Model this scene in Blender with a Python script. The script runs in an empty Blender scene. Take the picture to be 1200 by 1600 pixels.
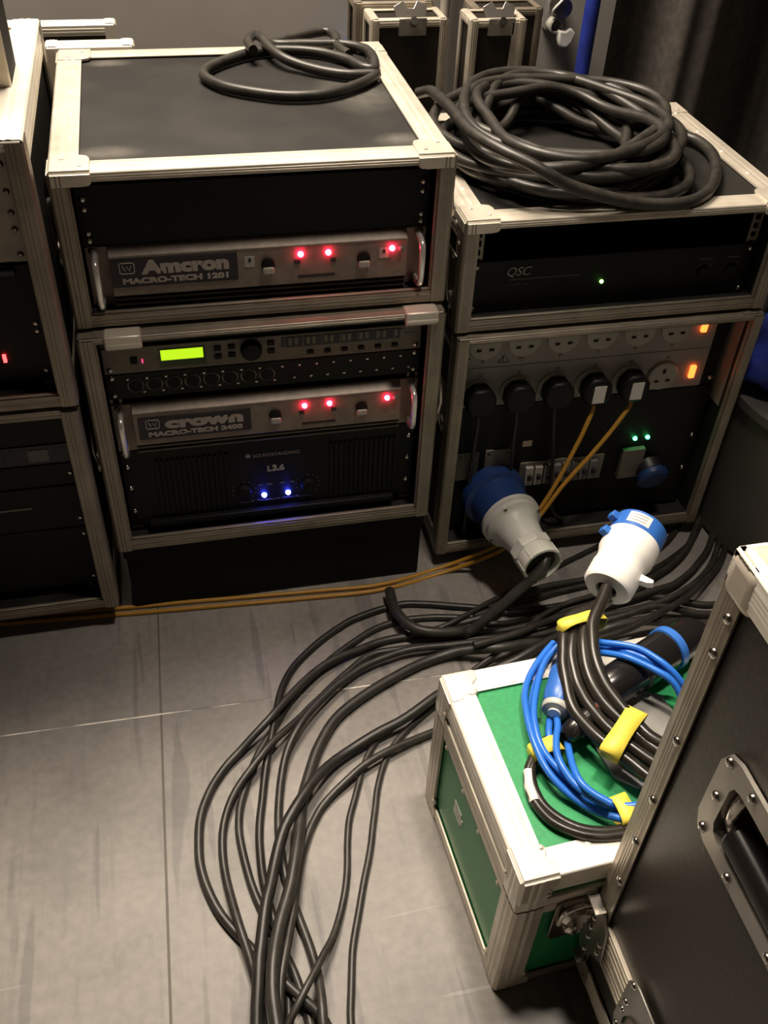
import bpy, bmesh, math, random
from math import sin, cos, pi, radians, sqrt
from mathutils import Vector, Matrix
random.seed(7)
SC = bpy.context.scene
COL = SC.collection

# ------------------------------------------------------------------ camera
cam_d = bpy.data.cameras.new('camera')
cam = bpy.data.objects.new('camera', cam_d); COL.objects.link(cam)
R_ = ((0.97565057, -0.21582836, 0.0390394), (-0.11605007, -0.65902002, -0.74311842), (0.18611378, 0.72049339, -0.66802016))
mw = Matrix.Identity(4)
for i in range(3):
    mw[i][0] = R_[0][i]; mw[i][1] = -R_[1][i]; mw[i][2] = -R_[2][i]
mw.translation = (0.1362, -1.2430, 1.3108)
cam.matrix_world = mw
cam_d.sensor_fit = 'VERTICAL'; cam_d.sensor_height = 36.0; cam_d.lens = 36.0 * 1508.28 / 1600
cam_d.clip_start = 0.02
SC.camera = cam

# ------------------------------------------------------------------ world, lamps, exposure
wd = bpy.data.worlds.new('world'); SC.world = wd; wd.use_nodes = True
wd.node_tree.nodes['Background'].inputs[0].default_value = (1.0, 0.82, 0.62, 1)
wd.node_tree.nodes['Background'].inputs[1].default_value = 0.012
def area(name, loc, target, size, power, col):
    l = bpy.data.lights.new(name, 'AREA'); l.shape = 'DISK'; l.size = size; l.energy = power; l.color = col
    o = bpy.data.objects.new(name, l); COL.objects.link(o); o.location = loc
    o.rotation_euler = (Vector(target) - Vector(loc)).to_track_quat('-Z', 'Y').to_euler()
    return o
area('ceiling_lamp', (0.05, 0.74, 2.60), (0.2, 0.0, 0.3), 1.10, 124, (1.0, 0.86, 0.70))
area('work_lamp', (0.66, -0.42, 2.55), (0.60, -0.62, 0.2), 0.22, 4.2, (1.0, 0.88, 0.75)).data.spread = radians(58)
SC.view_settings.view_transform = 'Standard'; SC.view_settings.look = 'None'
SC.view_settings.exposure = 0.0; SC.view_settings.gamma = 1.0; SC.view_settings.use_curve_mapping = False

# ------------------------------------------------------------------ materials
def mat(name, col, rough=0.5, metal=0.0, var=0.0, scale=30, bump=0.0, col2=None, stretch=None, spec=None, coat=0.0, thr=(0.35, 0.65), detail=4):
    m = bpy.data.materials.new(name); m.use_nodes = True
    nt = m.node_tree; b = nt.nodes['Principled BSDF']
    b.inputs['Base Color'].default_value = (*col, 1); b.inputs['Roughness'].default_value = rough; b.inputs['Metallic'].default_value = metal
    if spec is not None: b.inputs['Specular IOR Level'].default_value = spec
    if coat: b.inputs['Coat Weight'].default_value = coat; b.inputs['Coat Roughness'].default_value = 0.15
    if var or bump or col2:
        tc = nt.nodes.new('ShaderNodeTexCoord'); mp = nt.nodes.new('ShaderNodeMapping'); n = nt.nodes.new('ShaderNodeTexNoise')
        nt.links.new(tc.outputs['Object'], mp.inputs[0]); nt.links.new(mp.outputs[0], n.inputs['Vector'])
        if stretch: mp.inputs['Scale'].default_value = stretch
        n.inputs['Scale'].default_value = scale; n.inputs['Detail'].default_value = detail
        if var or col2:
            r = nt.nodes.new('ShaderNodeValToRGB'); nt.links.new(n.outputs['Fac'], r.inputs[0])
            r.color_ramp.elements[0].position = thr[0]; r.color_ramp.elements[1].position = thr[1]
            c2 = col2 or tuple(min(1, c * (1 + var)) for c in col)
            c1 = col if col2 else tuple(c * (1 - var) for c in col)
            r.color_ramp.elements[0].color = (*c1, 1); r.color_ramp.elements[1].color = (*c2, 1)
            nt.links.new(r.outputs[0], b.inputs['Base Color'])
        if bump:
            bp = nt.nodes.new('ShaderNodeBump'); bp.inputs['Strength'].default_value = bump; bp.inputs['Distance'].default_value = 0.001
            nt.links.new(n.outputs['Fac'], bp.inputs['Height']); nt.links.new(bp.outputs[0], b.inputs['Normal'])
    return m
def glow(name, col, s):
    m = bpy.data.materials.new(name); m.use_nodes = True; b = m.node_tree.nodes['Principled BSDF']
    b.inputs['Base Color'].default_value = (*[c * .5 for c in col], 1)
    b.inputs['Emission Color'].default_value = (*col, 1); b.inputs['Emission Strength'].default_value = s
    return m
M = {}
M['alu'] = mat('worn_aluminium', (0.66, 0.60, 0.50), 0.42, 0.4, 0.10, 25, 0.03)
M['alu_shaded'] = mat('shaded_aluminium', (0.29, 0.25, 0.195), 0.45, 0.5, 0.12, 25, 0.03)  # darker copy of the metal: shade on the fronts put into the colour
M['alu_lit'] = mat('lit_aluminium', (0.88, 0.84, 0.74), 0.4, 0.25, 0.06, 20)  # paler copy of the metal: light on upper edges put into the colour
M['cream'] = mat('pale_worn_sheet', (0.72, 0.64, 0.50), 0.55, 0.2, 0.2, 14)
M['cream_ear'] = mat('pale_grey_ear', (0.50, 0.45, 0.38), 0.6, 0.1, 0.15, 20)
M['tan'] = mat('tan_board', (0.36, 0.27, 0.20), 0.6, 0.0, 0.2, 12)
M['lam'] = mat('black_laminate', (0.011, 0.010, 0.0088), 0.6, 0, 0.4, 9, 0.12, spec=0.3, col2=(0.024, 0.022, 0.019), thr=(.42, .72), detail=8)
M['lam_brown'] = mat('black_board', (0.022, 0.0165, 0.0125), 0.45, 0, 0.4, 300, 0.2)
M['black'] = mat('matt_black', (0.006, 0.0058, 0.0055), 0.6, spec=0.25)
M['black_gloss'] = mat('gloss_black', (0.010, 0.009, 0.009), 0.22)
M['black_panel'] = mat('black_faceplate', (0.006, 0.0058, 0.0056), 0.5, spec=0.25)
M['steel'] = mat('bright_steel', (0.62, 0.59, 0.54), 0.2, 1.0)
M['steel_dark'] = mat('dark_steel', (0.22, 0.19, 0.16), 0.3, 1.0, 0.3, 40)
M['zinc'] = mat('zinc_plate', (0.36, 0.34, 0.31), 0.32, 0.8, 0.12, 30)
M['silver'] = mat('silver_faceplate', (0.235, 0.19, 0.155), 0.48, 0.35, 0.12, 80)
M['silver_dk'] = mat('grey_faceplate', (0.17, 0.155, 0.12), 0.5, 0.3, 0.1, 80)
M['chrome_pale'] = mat('polished_handle', (0.9, 0.88, 0.84), 0.22, 0.7)
M['rubber'] = mat('black_rubber', (0.020, 0.018, 0.015), 0.42, 0, 0.3, 50, 0.1)
M['rubber_b'] = mat('dusty_black_rubber', (0.030, 0.027, 0.0225), 0.42, 0, 0.3, 50, 0.1)
M['rubber_c'] = mat('new_black_rubber', (0.020, 0.017, 0.013), 0.3, 0, 0.2, 50)
M['yellow_c'] = mat('yellow_cable', (0.42, 0.21, 0.025), 0.45)
M['blue_c'] = mat('blue_cable', (0.025, 0.16, 0.62), 0.3)
M['blue_p'] = mat('blue_plastic', (0.035, 0.15, 0.52), 0.35)
M['blue_shaded'] = mat('shaded_blue_plastic', (0.012, 0.035, 0.13), 0.4)  # blue plastic with the shade inside the rack put into its colour
M['blue_d'] = mat('deep_blue_fabric', (0.012, 0.03, 0.27), 0.6, 0, 0.3, 20)
M['white_p'] = mat('white_plastic', (0.90, 0.885, 0.84), 0.35)
M['grey_p'] = mat('grey_plastic', (0.47, 0.47, 0.42), 0.42, 0, 0.06, 25)
M['grey_m'] = mat('grey_cast_metal', (0.27, 0.26, 0.24), 0.42, 0.3, 0.1, 30)
M['green'] = mat('green_laminate', (0.014, 0.27, 0.085), 0.42, 0, 0.1, 200, 0.05)
M['tape'] = mat('yellow_tape', (0.80, 0.66, 0.08), 0.5, 0, 0.1, 40)
M['paper'] = mat('white_paper_label', (0.72, 0.70, 0.64), 0.6)
M['paper_tan'] = mat('tan_paper_tag', (0.42, 0.33, 0.24), 0.7)
M['sticker'] = mat('worn_sticker', (0.66, 0.70, 0.60), 0.6, 0, 0.15, 90)
M['nameplate'] = mat('dark_name_plate', (0.016, 0.010, 0.016), 0.45)
M['print'] = mat('pale_print', (0.42, 0.36, 0.32), 0.5)
M['print_d'] = mat('dim_print', (0.16, 0.15, 0.14), 0.5)
M['socket'] = mat('pale_socket_plastic', (0.42, 0.40, 0.34), 0.4)
M['distro'] = mat('grey_panel_enamel', (0.30, 0.28, 0.26), 0.5, 0, 0.06, 12)
M['wall'] = mat('grey_wall_paint', (0.36, 0.34, 0.315), 0.7, 0, 0.1, 3)
M['dark_wall'] = mat('dark_wall_paint', (0.06, 0.05, 0.04), 0.8)
M['curtain'] = mat('black_drape', (0.075, 0.066, 0.058), 0.85, 0, 0.2, 60)
M['drum'] = mat('dark_grey_plastic', (0.085, 0.078, 0.070), 0.5, 0, 0.1, 14)
M['dolly'] = mat('black_plywood', (0.007, 0.0065, 0.006), 0.7, spec=0.2)
M['groove'] = mat('dark_joint', (0.12, 0.11, 0.095), 0.7)
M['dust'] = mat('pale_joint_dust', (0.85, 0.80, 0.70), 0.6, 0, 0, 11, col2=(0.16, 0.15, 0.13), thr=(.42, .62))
M['led_red'] = glow('red_light', (1.0, 0.02, 0.07), 70)
M['led_red_s'] = glow('dim_red_light', (1.0, 0.03, 0.03), 10)
M['led_blue'] = glow('blue_light', (0.04, 0.06, 1.0), 90)
M['led_green'] = glow('green_light', (0.05, 1.0, 0.25), 14)
M['led_green_s'] = glow('lime_light', (0.25, 1.0, 0.12), 10)
M['lcd'] = glow('lit_display', (0.50, 0.83, 0.012), 1.1)
M['lcd_low'] = mat('dark_display_glass', (0.03, 0.06, 0.008), 0.3)
M['neon'] = glow('orange_neon', (1.0, 0.13, 0.02), 5)
M['led_magenta'] = glow('faint_red_light', (1.0, 0.05, 0.2), 2)

def floor_material():
    m = bpy.data.materials.new('scuffed_grey_vinyl'); m.use_nodes = True; nt = m.node_tree; N = nt.nodes; L = nt.links
    b = N['Principled BSDF']; b.inputs['Roughness'].default_value = 0.5; b.inputs['Specular IOR Level'].default_value = 0.4
    tc = N.new('ShaderNodeTexCoord')
    def noise(scale, st, det, rot=0):
        mp = N.new('ShaderNodeMapping'); mp.inputs['Scale'].default_value = st; mp.inputs['Rotation'].default_value = (0, 0, rot)
        n = N.new('ShaderNodeTexNoise'); n.inputs['Scale'].default_value = scale; n.inputs['Detail'].default_value = det
        L.new(tc.outputs['Object'], mp.inputs[0]); L.new(mp.outputs[0], n.inputs['Vector']); return n
    def ramp(n, p0, p1, c0, c1):
        r = N.new('ShaderNodeValToRGB'); r.color_ramp.elements[0].position = p0; r.color_ramp.elements[1].position = p1
        r.color_ramp.elements[0].color = (*c0, 1); r.color_ramp.elements[1].color = (*c1, 1); L.new(n.outputs['Fac'], r.inputs[0]); return r
    def mul(a, bb, f=1.0):
        x = N.new('ShaderNodeMix'); x.data_type = 'RGBA'; x.blend_type = 'MULTIPLY'; x.inputs[0].default_value = f
        L.new(a, x.inputs[6]); L.new(bb, x.inputs[7]); return x.outputs[2]
    base = ramp(noise(6, (1, 1, 1), 10), .3, .7, (0.19, 0.178, 0.164), (0.30, 0.275, 0.25))
    grain = ramp(noise(70, (1, 1, 1), 6), .3, .7, (.88, .88, .88), (1.08, 1.08, 1.08))
    s1 = ramp(noise(4.0, (5.5, .5, 1), 2, .38), .63, .67, (1, 1, 1), (.74, .75, .77))
    s2 = ramp(noise(9.0, (6.0, .6, 1), 5, -.10), .58, .72, (1, 1, 1), (.84, .84, .85))
    s3 = ramp(noise(5.0, (6.5, .45, 1), 2, -.55), .65, .68, (1, 1, 1), (.76, .76, .78))
    s4 = ramp(noise(3.0, (1, 1, 1), 4), .50, .72, (1, 1, 1), (.82, .82, .84))
    o = base.outputs[0]
    for q in (grain, s1, s2, s3, s4): o = mul(o, q.outputs[0])
    w = noise(10, (.25, 8, 1), 3, .22); wr = ramp(w, .70, .73, (0, 0, 0), (.10, .10, .095))
    ad = N.new('ShaderNodeMix'); ad.data_type = 'RGBA'; ad.blend_type = 'ADD'; ad.inputs[0].default_value = .6
    L.new(o, ad.inputs[6]); L.new(wr.outputs[0], ad.inputs[7])
    L.new(ad.outputs[2], b.inputs['Base Color'])
    bp = N.new('ShaderNodeBump'); bp.inputs['Strength'].default_value = .12; bp.inputs['Distance'].default_value = .002
    L.new(noise(60, (1, 1, 1), 5).outputs['Fac'], bp.inputs['Height']); L.new(bp.outputs[0], b.inputs['Normal'])
    return m
M['floor'] = floor_material()
def scuffed(spots):      # black laminate with pale rubbed patches of its own near the corners
    m = M['lam'].copy(); m.name = 'rubbed_laminate'; nt = m.node_tree; N = nt.nodes; L = nt.links; b = N['Principled BSDF']
    tc = N.new('ShaderNodeTexCoord'); prev = b.inputs['Base Color'].links[0].from_socket
    n = N.new('ShaderNodeTexNoise'); n.inputs['Scale'].default_value = 45; n.inputs['Detail'].default_value = 6; L.new(tc.outputs['Object'], n.inputs['Vector'])
    for (x, y, z, rx, ry) in spots:
        mp = N.new('ShaderNodeMapping'); mp.inputs['Location'].default_value = (-x / rx, -y / ry, 0); mp.inputs['Scale'].default_value = (1 / rx, 1 / ry, 0); L.new(tc.outputs['Object'], mp.inputs[0])
        ln = N.new('ShaderNodeVectorMath'); ln.operation = 'LENGTH'; L.new(mp.outputs[0], ln.inputs[0])
        mr = N.new('ShaderNodeMapRange'); mr.inputs[1].default_value = 1.0; mr.inputs[2].default_value = .2; L.new(ln.outputs['Value'], mr.inputs[0])
        mu_ = N.new('ShaderNodeMath'); mu_.operation = 'MULTIPLY'; L.new(mr.outputs[0], mu_.inputs[0]); L.new(n.outputs['Fac'], mu_.inputs[1])
        mx = N.new('ShaderNodeMix'); mx.data_type = 'RGBA'; mx.inputs[7].default_value = (.16, .15, .13, 1); L.new(mu_.outputs[0], mx.inputs[0]); L.new(prev, mx.inputs[6]); prev = mx.outputs[2]
    L.new(prev, b.inputs['Base Color']); return m
M['lam_top'] = scuffed([(-.195, -.175, 0, .055, .025), (-.19, .19, 0, .04, .02), (.205, -.175, 0, .04, .03), (.18, .02, 0, .07, .10)])

# ------------------------------------------------------------------ mesh helpers
ORG = {}
def basis(n):
    n = Vector(n).normalized(); a = Vector((0, 0, 1)) if abs(n.z) < .9 else Vector((1, 0, 0))
    u = a.cross(n).normalized(); return u, n.cross(u), n
class MB:
    def __init__(s): s.v = []; s.f = []
    def add(s, vs, fs):
        k = len(s.v); s.v += [tuple(p) for p in vs]; s.f += [tuple(i + k for i in q) for q in fs]; return s
    def box(s, x0, x1, y0, y1, z0, z1):
        return s.add([(x0, y0, z0), (x1, y0, z0), (x1, y1, z0), (x0, y1, z0), (x0, y0, z1), (x1, y0, z1), (x1, y1, z1), (x0, y1, z1)],
                     [(0, 3, 2, 1), (4, 5, 6, 7), (0, 1, 5, 4), (1, 2, 6, 5), (2, 3, 7, 6), (3, 0, 4, 7)])
    def prism(s, poly, o, u, v, n, h):
        o, u, v, n = Vector(o), Vector(u), Vector(v), Vector(n); k = len(poly)
        a = [o + u * p[0] + v * p[1] for p in poly]; b = [p + n * h for p in a]
        fs = [tuple(range(k - 1, -1, -1)), tuple(range(k, 2 * k))] + [(i, (i + 1) % k, k + (i + 1) % k, k + i) for i in range(k)]
        return s.add(a + b, fs)
    def lathe(s, o, ax, prof, n=20, cap=True):
        u, v, w = basis(ax); o = Vector(o); vs = []; fs = []
        for (r, h) in prof:
            for i in range(n):
                t = 2 * pi * i / n; vs.append(o + w * h + u * (r * cos(t)) + v * (r * sin(t)))
        for j in range(len(prof) - 1):
            for i in range(n):
                a, b = j * n + i, j * n + (i + 1) % n; fs.append((a, b, b + n, a + n))
        if cap: fs.append(tuple(range(n - 1, -1, -1))); k = (len(prof) - 1) * n; fs.append(tuple(range(k, k + n)))
        return s.add(vs, fs)
    def cyl(s, p0, p1, r0, r1=None, n=16):
        d = Vector(p1) - Vector(p0); return s.lathe(p0, d, [(r0, 0), (r0 if r1 is None else r1, d.length)], n)
    def dome(s, o, ax, r, h=None, n=10):
        h = h or r; return s.lathe(o, ax, [(r, 0), (r * .92, h * .45), (r * .65, h * .8), (r * .25, h)], n)
    def ring(s, o, ax, R, r, n=24, m=8, a0=0, a1=2 * pi):
        u, v, w = basis(ax); o = Vector(o); full = abs(a1 - a0 - 2 * pi) < 1e-6
        pts = [o + u * (R * cos(a0 + (a1 - a0) * i / n)) + v * (R * sin(a0 + (a1 - a0) * i / n)) for i in range(n if full else n + 1)]
        return s.tube(pts, r, m, closed=full)
    def tube(s, P, r, n=8, closed=False):
        P = [Vector(p) for p in P]; k = len(P); vs = []; fs = []
        T = [((P[(i + 1) % k] if (closed or i < k - 1) else P[i]) - (P[i - 1] if (closed or i > 0) else P[i])).normalized() for i in range(k)]
        u = basis(T[0])[0]
        for i in range(k):
            u = (u - T[i] * u.dot(T[i])).normalized(); w = T[i].cross(u); rr = r[i] if isinstance(r, (list, tuple)) else r
            for j in range(n):
                a = 2 * pi * j / n; vs.append(P[i] + u * (rr * cos(a)) + w * (rr * sin(a)))
        for i in range(k if closed else k - 1):
            for j in range(n):
                a, b = i * n + j, i * n + (j + 1) % n; c = ((i + 1) % k) * n
                fs.append((a, b, c + (j + 1) % n, c + j))
        if not closed: fs.append(tuple(range(n - 1, -1, -1))); fs.append(tuple(range((k - 1) * n, k * n)))
        return s.add(vs, fs)
    def obj(s, name, m, parent=None, bevel=0, seg=2, angle=38):
        me = bpy.data.meshes.new(name); off = ORG.get(parent, Vector((0, 0, 0)))
        me.from_pydata([tuple(Vector(p) - off) for p in s.v], [], s.f); me.materials.append(m)
        me.polygons.foreach_set('use_smooth', [True] * len(me.polygons)); me.set_sharp_from_angle(angle=radians(angle)); me.update()
        o = bpy.data.objects.new(name, me); COL.objects.link(o)
        if parent: o.parent = parent; ORG[o] = off
        if bevel:
            b = o.modifiers.new('bevel', 'BEVEL'); b.width = bevel; b.segments = seg; b.limit_method = 'ANGLE'; b.angle_limit = radians(50)
        return o
def thing(name, label, cat, loc, group=None, rotz=0, local=False):
    o = bpy.data.objects.new(name, None); COL.objects.link(o); o.location = loc; o.rotation_euler = (0, 0, rotz)
    o.empty_display_size = .05; o['label'] = label; o['category'] = cat
    if group: o['group'] = group
    ORG[o] = Vector((0, 0, 0)) if local else Vector(loc)
    return o
def tag(o, label, cat, group=None):
    o['label'] = label; o['category'] = cat
    if group: o['group'] = group
    return o
def box(name, m, parent, x0, x1, y0, y1, z0, z1, bevel=0): return MB().box(x0, x1, y0, y1, z0, z1).obj(name, m, parent, bevel)
def dup(o, parent, delta):
    c = o.copy(); COL.objects.link(c); c.parent = parent; c.location = Vector(o.location) + Vector(delta)
    ORG[c] = ORG.get(o, Vector((0, 0, 0))); return c
def cr(P, k=3):
    P = [Vector(p) for p in P]; P = [2 * P[0] - P[1]] + P + [2 * P[-1] - P[-2]]; out = []
    for i in range(1, len(P) - 2):
        a, b, c, d = P[i - 1:i + 3]
        for j in range(k):
            t = j / k; out.append(.5 * ((2 * b) + (c - a) * t + (2 * a - 5 * b + 4 * c - d) * t * t + (3 * b - a - 3 * c + d) * t ** 3))
    out.append(P[-2]); return out
def text(s, size, m, parent, loc, name='lettering', shear=0.0, width=None, depth=.0004, facing='-y', bold=0.0, space=1.0):
    cu = bpy.data.curves.new(name, 'FONT'); cu.body = s; cu.size = size; cu.extrude = depth; cu.shear = shear; cu.offset = bold; cu.space_character = space; cu.resolution_u = 3
    t = bpy.data.objects.new('tmp', cu); COL.objects.link(t); bpy.context.view_layer.update()
    me = bpy.data.meshes.new_from_object(t.evaluated_get(bpy.context.evaluated_depsgraph_get()))
    bpy.data.objects.remove(t); bpy.data.curves.remove(cu)
    xs = [v.co.x for v in me.vertices]; k = width / (max(xs) - min(xs)) if width else 1; x0 = min(xs); off = ORG.get(parent, Vector())
    L = Vector(loc)
    for v in me.vertices:
        a, b, c = (v.co.x - x0) * k, v.co.y, v.co.z
        v.co = L + Vector((a, -c, b)) - off
    me.materials.clear(); me.materials.append(m); me.name = name
    o = bpy.data.objects.new(name, me); COL.objects.link(o); o.parent = parent; ORG[o] = off; return o

# ribbed L-shaped aluminium extrusion along the edge p0-p1; u, v point inwards along the two faces
def trim(parent, p0, p1, u, v, w=.028, m='alu', t=.0022, ribs=3, name='edge_trim', w2=None):
    def leg(w):
        q = [(w, 0), (w, t)]; a, b = w * .78, w * .22
        for i in range(ribs):
            c = a + (b - a) * (i + .5) / ribs; d = w * .05
            q += [(c + d * 2.2, t), (c + d, t + .0007), (c - d, t + .0007), (c - d * 2.2, t)]
        return q
    A = leg(w); B = leg(w2 or w)
    pr = [(a, -h) for a, h in A] + [(0, -t), (-t * .6, -t * .6), (-t, 0)] + [(-h, b) for b, h in reversed(B)]
    p0, p1, u, v = map(Vector, (p0, p1, u, v)); k = len(pr)
    vs = [p0 + u * a + v * b for a, b in pr] + [p1 + u * a + v * b for a, b in pr]
    fs = [(i, i + 1, k + i + 1, k + i) for i in range(k - 1)]
    if (p1 - p0).dot(u.cross(v)) < 0: fs = [tuple(reversed(f)) for f in fs]
    return MB().add(vs, fs).obj(name, M[m], parent, angle=25)
def corner(parent, p, sg, s=.045, m='alu', ball=.010, style='lobe', t=.0035, name='corner_cap', fz=None):
    b = MB(); p = Vector(p); ax = [Vector((1, 0, 0)), Vector((0, 1, 0)), Vector((0, 0, 1))]
    if style == 'lobe': poly = [(0, 0), (s, 0), (s, .32 * s), (.80 * s, .50 * s), (.88 * s, .66 * s), (.88 * s, .80 * s), (.80 * s, .88 * s), (.66 * s, .88 * s), (.50 * s, .80 * s), (.32 * s, s), (0, s)]
    else: poly = [(0, 0), (s, 0), (s, .75 * s), (.93 * s, .93 * s), (.75 * s, s), (0, s)]
    for i in range(3):
        j, k = (i + 1) % 3, (i + 2) % 3
        b.prism(poly, p, ax[j] * sg[j] * (fz / s if fz and j == 2 else 1), ax[k] * sg[k] * (fz / s if fz and k == 2 else 1), ax[i] * -sg[i], t)
        if fz and i == 1: continue
        for q in ((.78, .78),) if style == 'lobe' else ((.75, .3), (.3, .75)):
            b.dome(p + ax[j] * sg[j] * s * q[0] + ax[k] * sg[k] * s * q[1] + ax[i] * -sg[i] * t, ax[i] * -sg[i], .0035, .002, 8)
    c = p + Vector(sg) * (ball * .62); n = 12
    b.lathe(c - Vector((0, 0, ball)), (0, 0, 1), [(ball * sin(pi * (i + .02) / 8.04), ball * (1 - cos(pi * (i + .02) / 8.04))) for i in range(9)], n)
    o = b.obj(name, M[m], parent, bevel=.0030 if style == 'lobe' else .0012, seg=3); return o
AX = [Vector((1, 0, 0)), Vector((0, 1, 0)), Vector((0, 0, 1))]
def edges(parent, B, skip=(), w=.028, m='alu', mfun=None, wfun=None):
    (x0, x1), (y0, y1), (z0, z1) = B; lim = B
    for a in range(3):
        b, c = (a + 1) % 3, (a + 2) % 3
        for i in (0, 1):
            for j in (0, 1):
                key = ['', '', '']; key[b] = 'lh'[i]; key[c] = 'lh'[j]; key[a] = '-'; key = ''.join(key)
                if key in skip: continue
                p = [0, 0, 0]; p[b] = lim[b][i]; p[c] = lim[c][j]; q = list(p); p[a] = lim[a][0]; q[a] = lim[a][1]
                ww = wfun(key) if wfun else w; ww = ww if isinstance(ww, tuple) else (ww, ww)
                trim(parent, p, q, AX[b] * (1 - 2 * i), AX[c] * (1 - 2 * j), w=ww[0], w2=ww[1], m=(mfun(key) if mfun else m), ribs=2, t=(.0016, .0028, .0040)[a])
def corners(parent, B, which=None, **kw):
    for i in (0, 1):
        for j in (0, 1):
            for k in (0, 1):
                if which and not which(i, j, k): continue
                corner(parent, (B[0][i], B[1][j], B[2][k]), (1 - 2 * i, 1 - 2 * j, 1 - 2 * k), **kw)
def rivets(parent, pts, ax, r=.004, m='steel', name='rivet', h=.0025):
    first = None
    for p in pts:
        if first is None: first = MB().dome(p, ax, r, h, 10).obj(name, M[m], parent); p0 = Vector(p)
        else: dup(first, parent, Vector(p) - p0)
def handle(parent, pts, r, m='chrome_pale', name='handle'): return MB().tube(cr(pts, 5), r, 10).obj(name, M[m], parent)
# ------------------------------------------------------------------ setting
def structure(name, mb, m, bevel=0):
    o = mb.obj(name, m, None, bevel); o['kind'] = 'structure'; return o
floor = structure('floor', MB().box(-2.6, 2.8, -3.2, 1.25, -.06, -.0012), M['groove'])
SX, SY = .036, -.247                       # where the four vinyl sheets meet
r2 = .0225                                 # the sheets lie a little askew to the racks
def sheet(x0, x1, y0, y1):
    g = .0013; c = [(x0, y0), (x1, y0), (x1, y1), (x0, y1)]; cx, cy = sum(p[0] for p in c) / 4, sum(p[1] for p in c) / 4
    b = MB(); vs = []
    for z, e in ((-.0012, 0), (-.0006, 0), (0, .0007)):
        for (x, y) in c:
            x += (g + e) * (1 if x < cx else -1); y += (g + e) * (1 if y < cy else -1)
            X = SX + (x - SX) * cos(r2) - (y - SY) * sin(-r2) * 1.0; Y = SY + (x - SX) * -sin(r2) * .8 + (y - SY) * cos(r2)
            vs.append((X, Y, z))
    b.add(vs, [(0, 1, 5, 4), (1, 2, 6, 5), (2, 3, 7, 6), (3, 0, 4, 7), (4, 5, 9, 8), (5, 6, 10, 9), (6, 7, 11, 10), (7, 4, 8, 11), (8, 9, 10, 11)])
    b.obj('floor_panel', M['floor'], floor)
sheet(-2.5, SX, SY, 1.2); sheet(SX, 2.7, SY, 1.2); sheet(-2.5, SX, -3.1, SY); sheet(SX, 2.7, -3.1, SY)
sl = -sin(r2) * .8
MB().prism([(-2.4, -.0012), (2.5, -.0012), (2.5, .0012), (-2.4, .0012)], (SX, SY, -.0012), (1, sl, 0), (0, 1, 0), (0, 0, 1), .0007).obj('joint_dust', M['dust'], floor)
structure('wall_back', MB().box(-2.6, 2.8, 1.05, 1.2, 0, 3.2), M['wall'])
structure('wall_left', MB().box(-2.6, -2.45, -3.2, 1.05, 0, 3.2), M['dark_wall'])
structure('wall_right', MB().box(2.65, 2.8, -3.2, 1.05, 0, 3.2), M['dark_wall'])
structure('wall_front', MB().box(-2.45, 2.65, -3.2, -3.05, 0, 3.2), M['dark_wall'])
structure('ceiling', MB().box(-2.6, 2.8, -3.2, 1.2, 3.2, 3.3), M['dark_wall'])

# black drape hanging in deep folds at the right
def drape():
    b = MB(); n = 150; m_ = 6; vs = []; fs = []; x0, x1 = 1.135, 2.55
    for s in (0, 1):
        for i in range(n + 1):
            t = i / n; x = x0 + (x1 - x0) * t
            w = sin(t * 2 * pi * 4.6 + .9 * sin(t * 9)); y = .86 + .055 * w - .05 * t + .012 * sin(t * 2 * pi * 17)
            for k in range(m_ + 1):
                z = .01 + 2.75 * k / m_; vs.append((x + .012 * w * (1 - k / m_), y + s * .004, z))
    q = (n + 1) * (m_ + 1)
    for i in range(n):
        for k in range(m_):
            a = i * (m_ + 1) + k; c = a + m_ + 1; fs.append((a, c, c + 1, a + 1)); fs.append((q + a, q + a + 1, q + c + 1, q + c))
    return b.add(vs, fs)
tag(drape().obj('stage_curtain', M['curtain'], angle=80), 'black drape hanging in deep folds behind the right rack', 'curtain')
t = thing('blue_tube', 'bright blue vertical tube beside the black curtain', 'tube', (1.112, .93, 0))
MB().tube([(1.112, .93, 0.0), (1.112, .93, 1.4), (1.112, .93, 2.7)], .017, 14).obj('tube', M['blue_d'], t)
MB().cyl((1.112, .93, 0), (1.112, .93, .02), .03).obj('foot', M['black'], t)
tag(MB().tube([(.800, 1.02, 0), (.800, 1.02, 1.2), (.800, 1.02, 2.9)], .011, 12).obj('conduit', M['cream_ear']), 'pale vertical conduit on the back wall behind the left standing case', 'conduit')
tag(MB().tube(cr([(.868, 1.035, .004), (.868, 1.035, .5), (.858, 1.035, .73), (.85, 1.035, 1.6), (.85, 1.035, 2.6)]), .0055, 8).obj('wall_cable', M['rubber']), 'thin dark cable running down the back wall between the standing cases', 'cable')
tag(MB().tube(cr([(.548, 1.03, .01), (.575, 1.03, .58), (.60, 1.03, .665), (.622, 1.03, .735), (.66, 1.03, .86), (.73, 1.035, 1.3), (.75, 1.035, 2.4)]), .0085, 10).obj('blue_wall_cable', M['blue_c']), 'blue cable slanting down the back wall at the left standing case', 'cable')
t = thing('wall_clamp', 'small pale clamp with a round hole on the back wall', 'clamp', (1.07, 1.04, .66))
MB().cyl((1.068, 1.05, .716), (1.068, .985, .716), .021, .021, 20).obj('knob', M['steel_dark'], t)
MB().lathe((1.062, 1.05, .676), (0, -1, 0), [(.017, 0), (.017, .05), (.0125, .052), (.0125, .02)], 22, cap=False).obj('clamp_ring', M['grey_p'], t)
MB().box(1.045, 1.085, 1.02, 1.05, .66, .735).obj('back_plate', M['grey_m'], t, .004)
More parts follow.
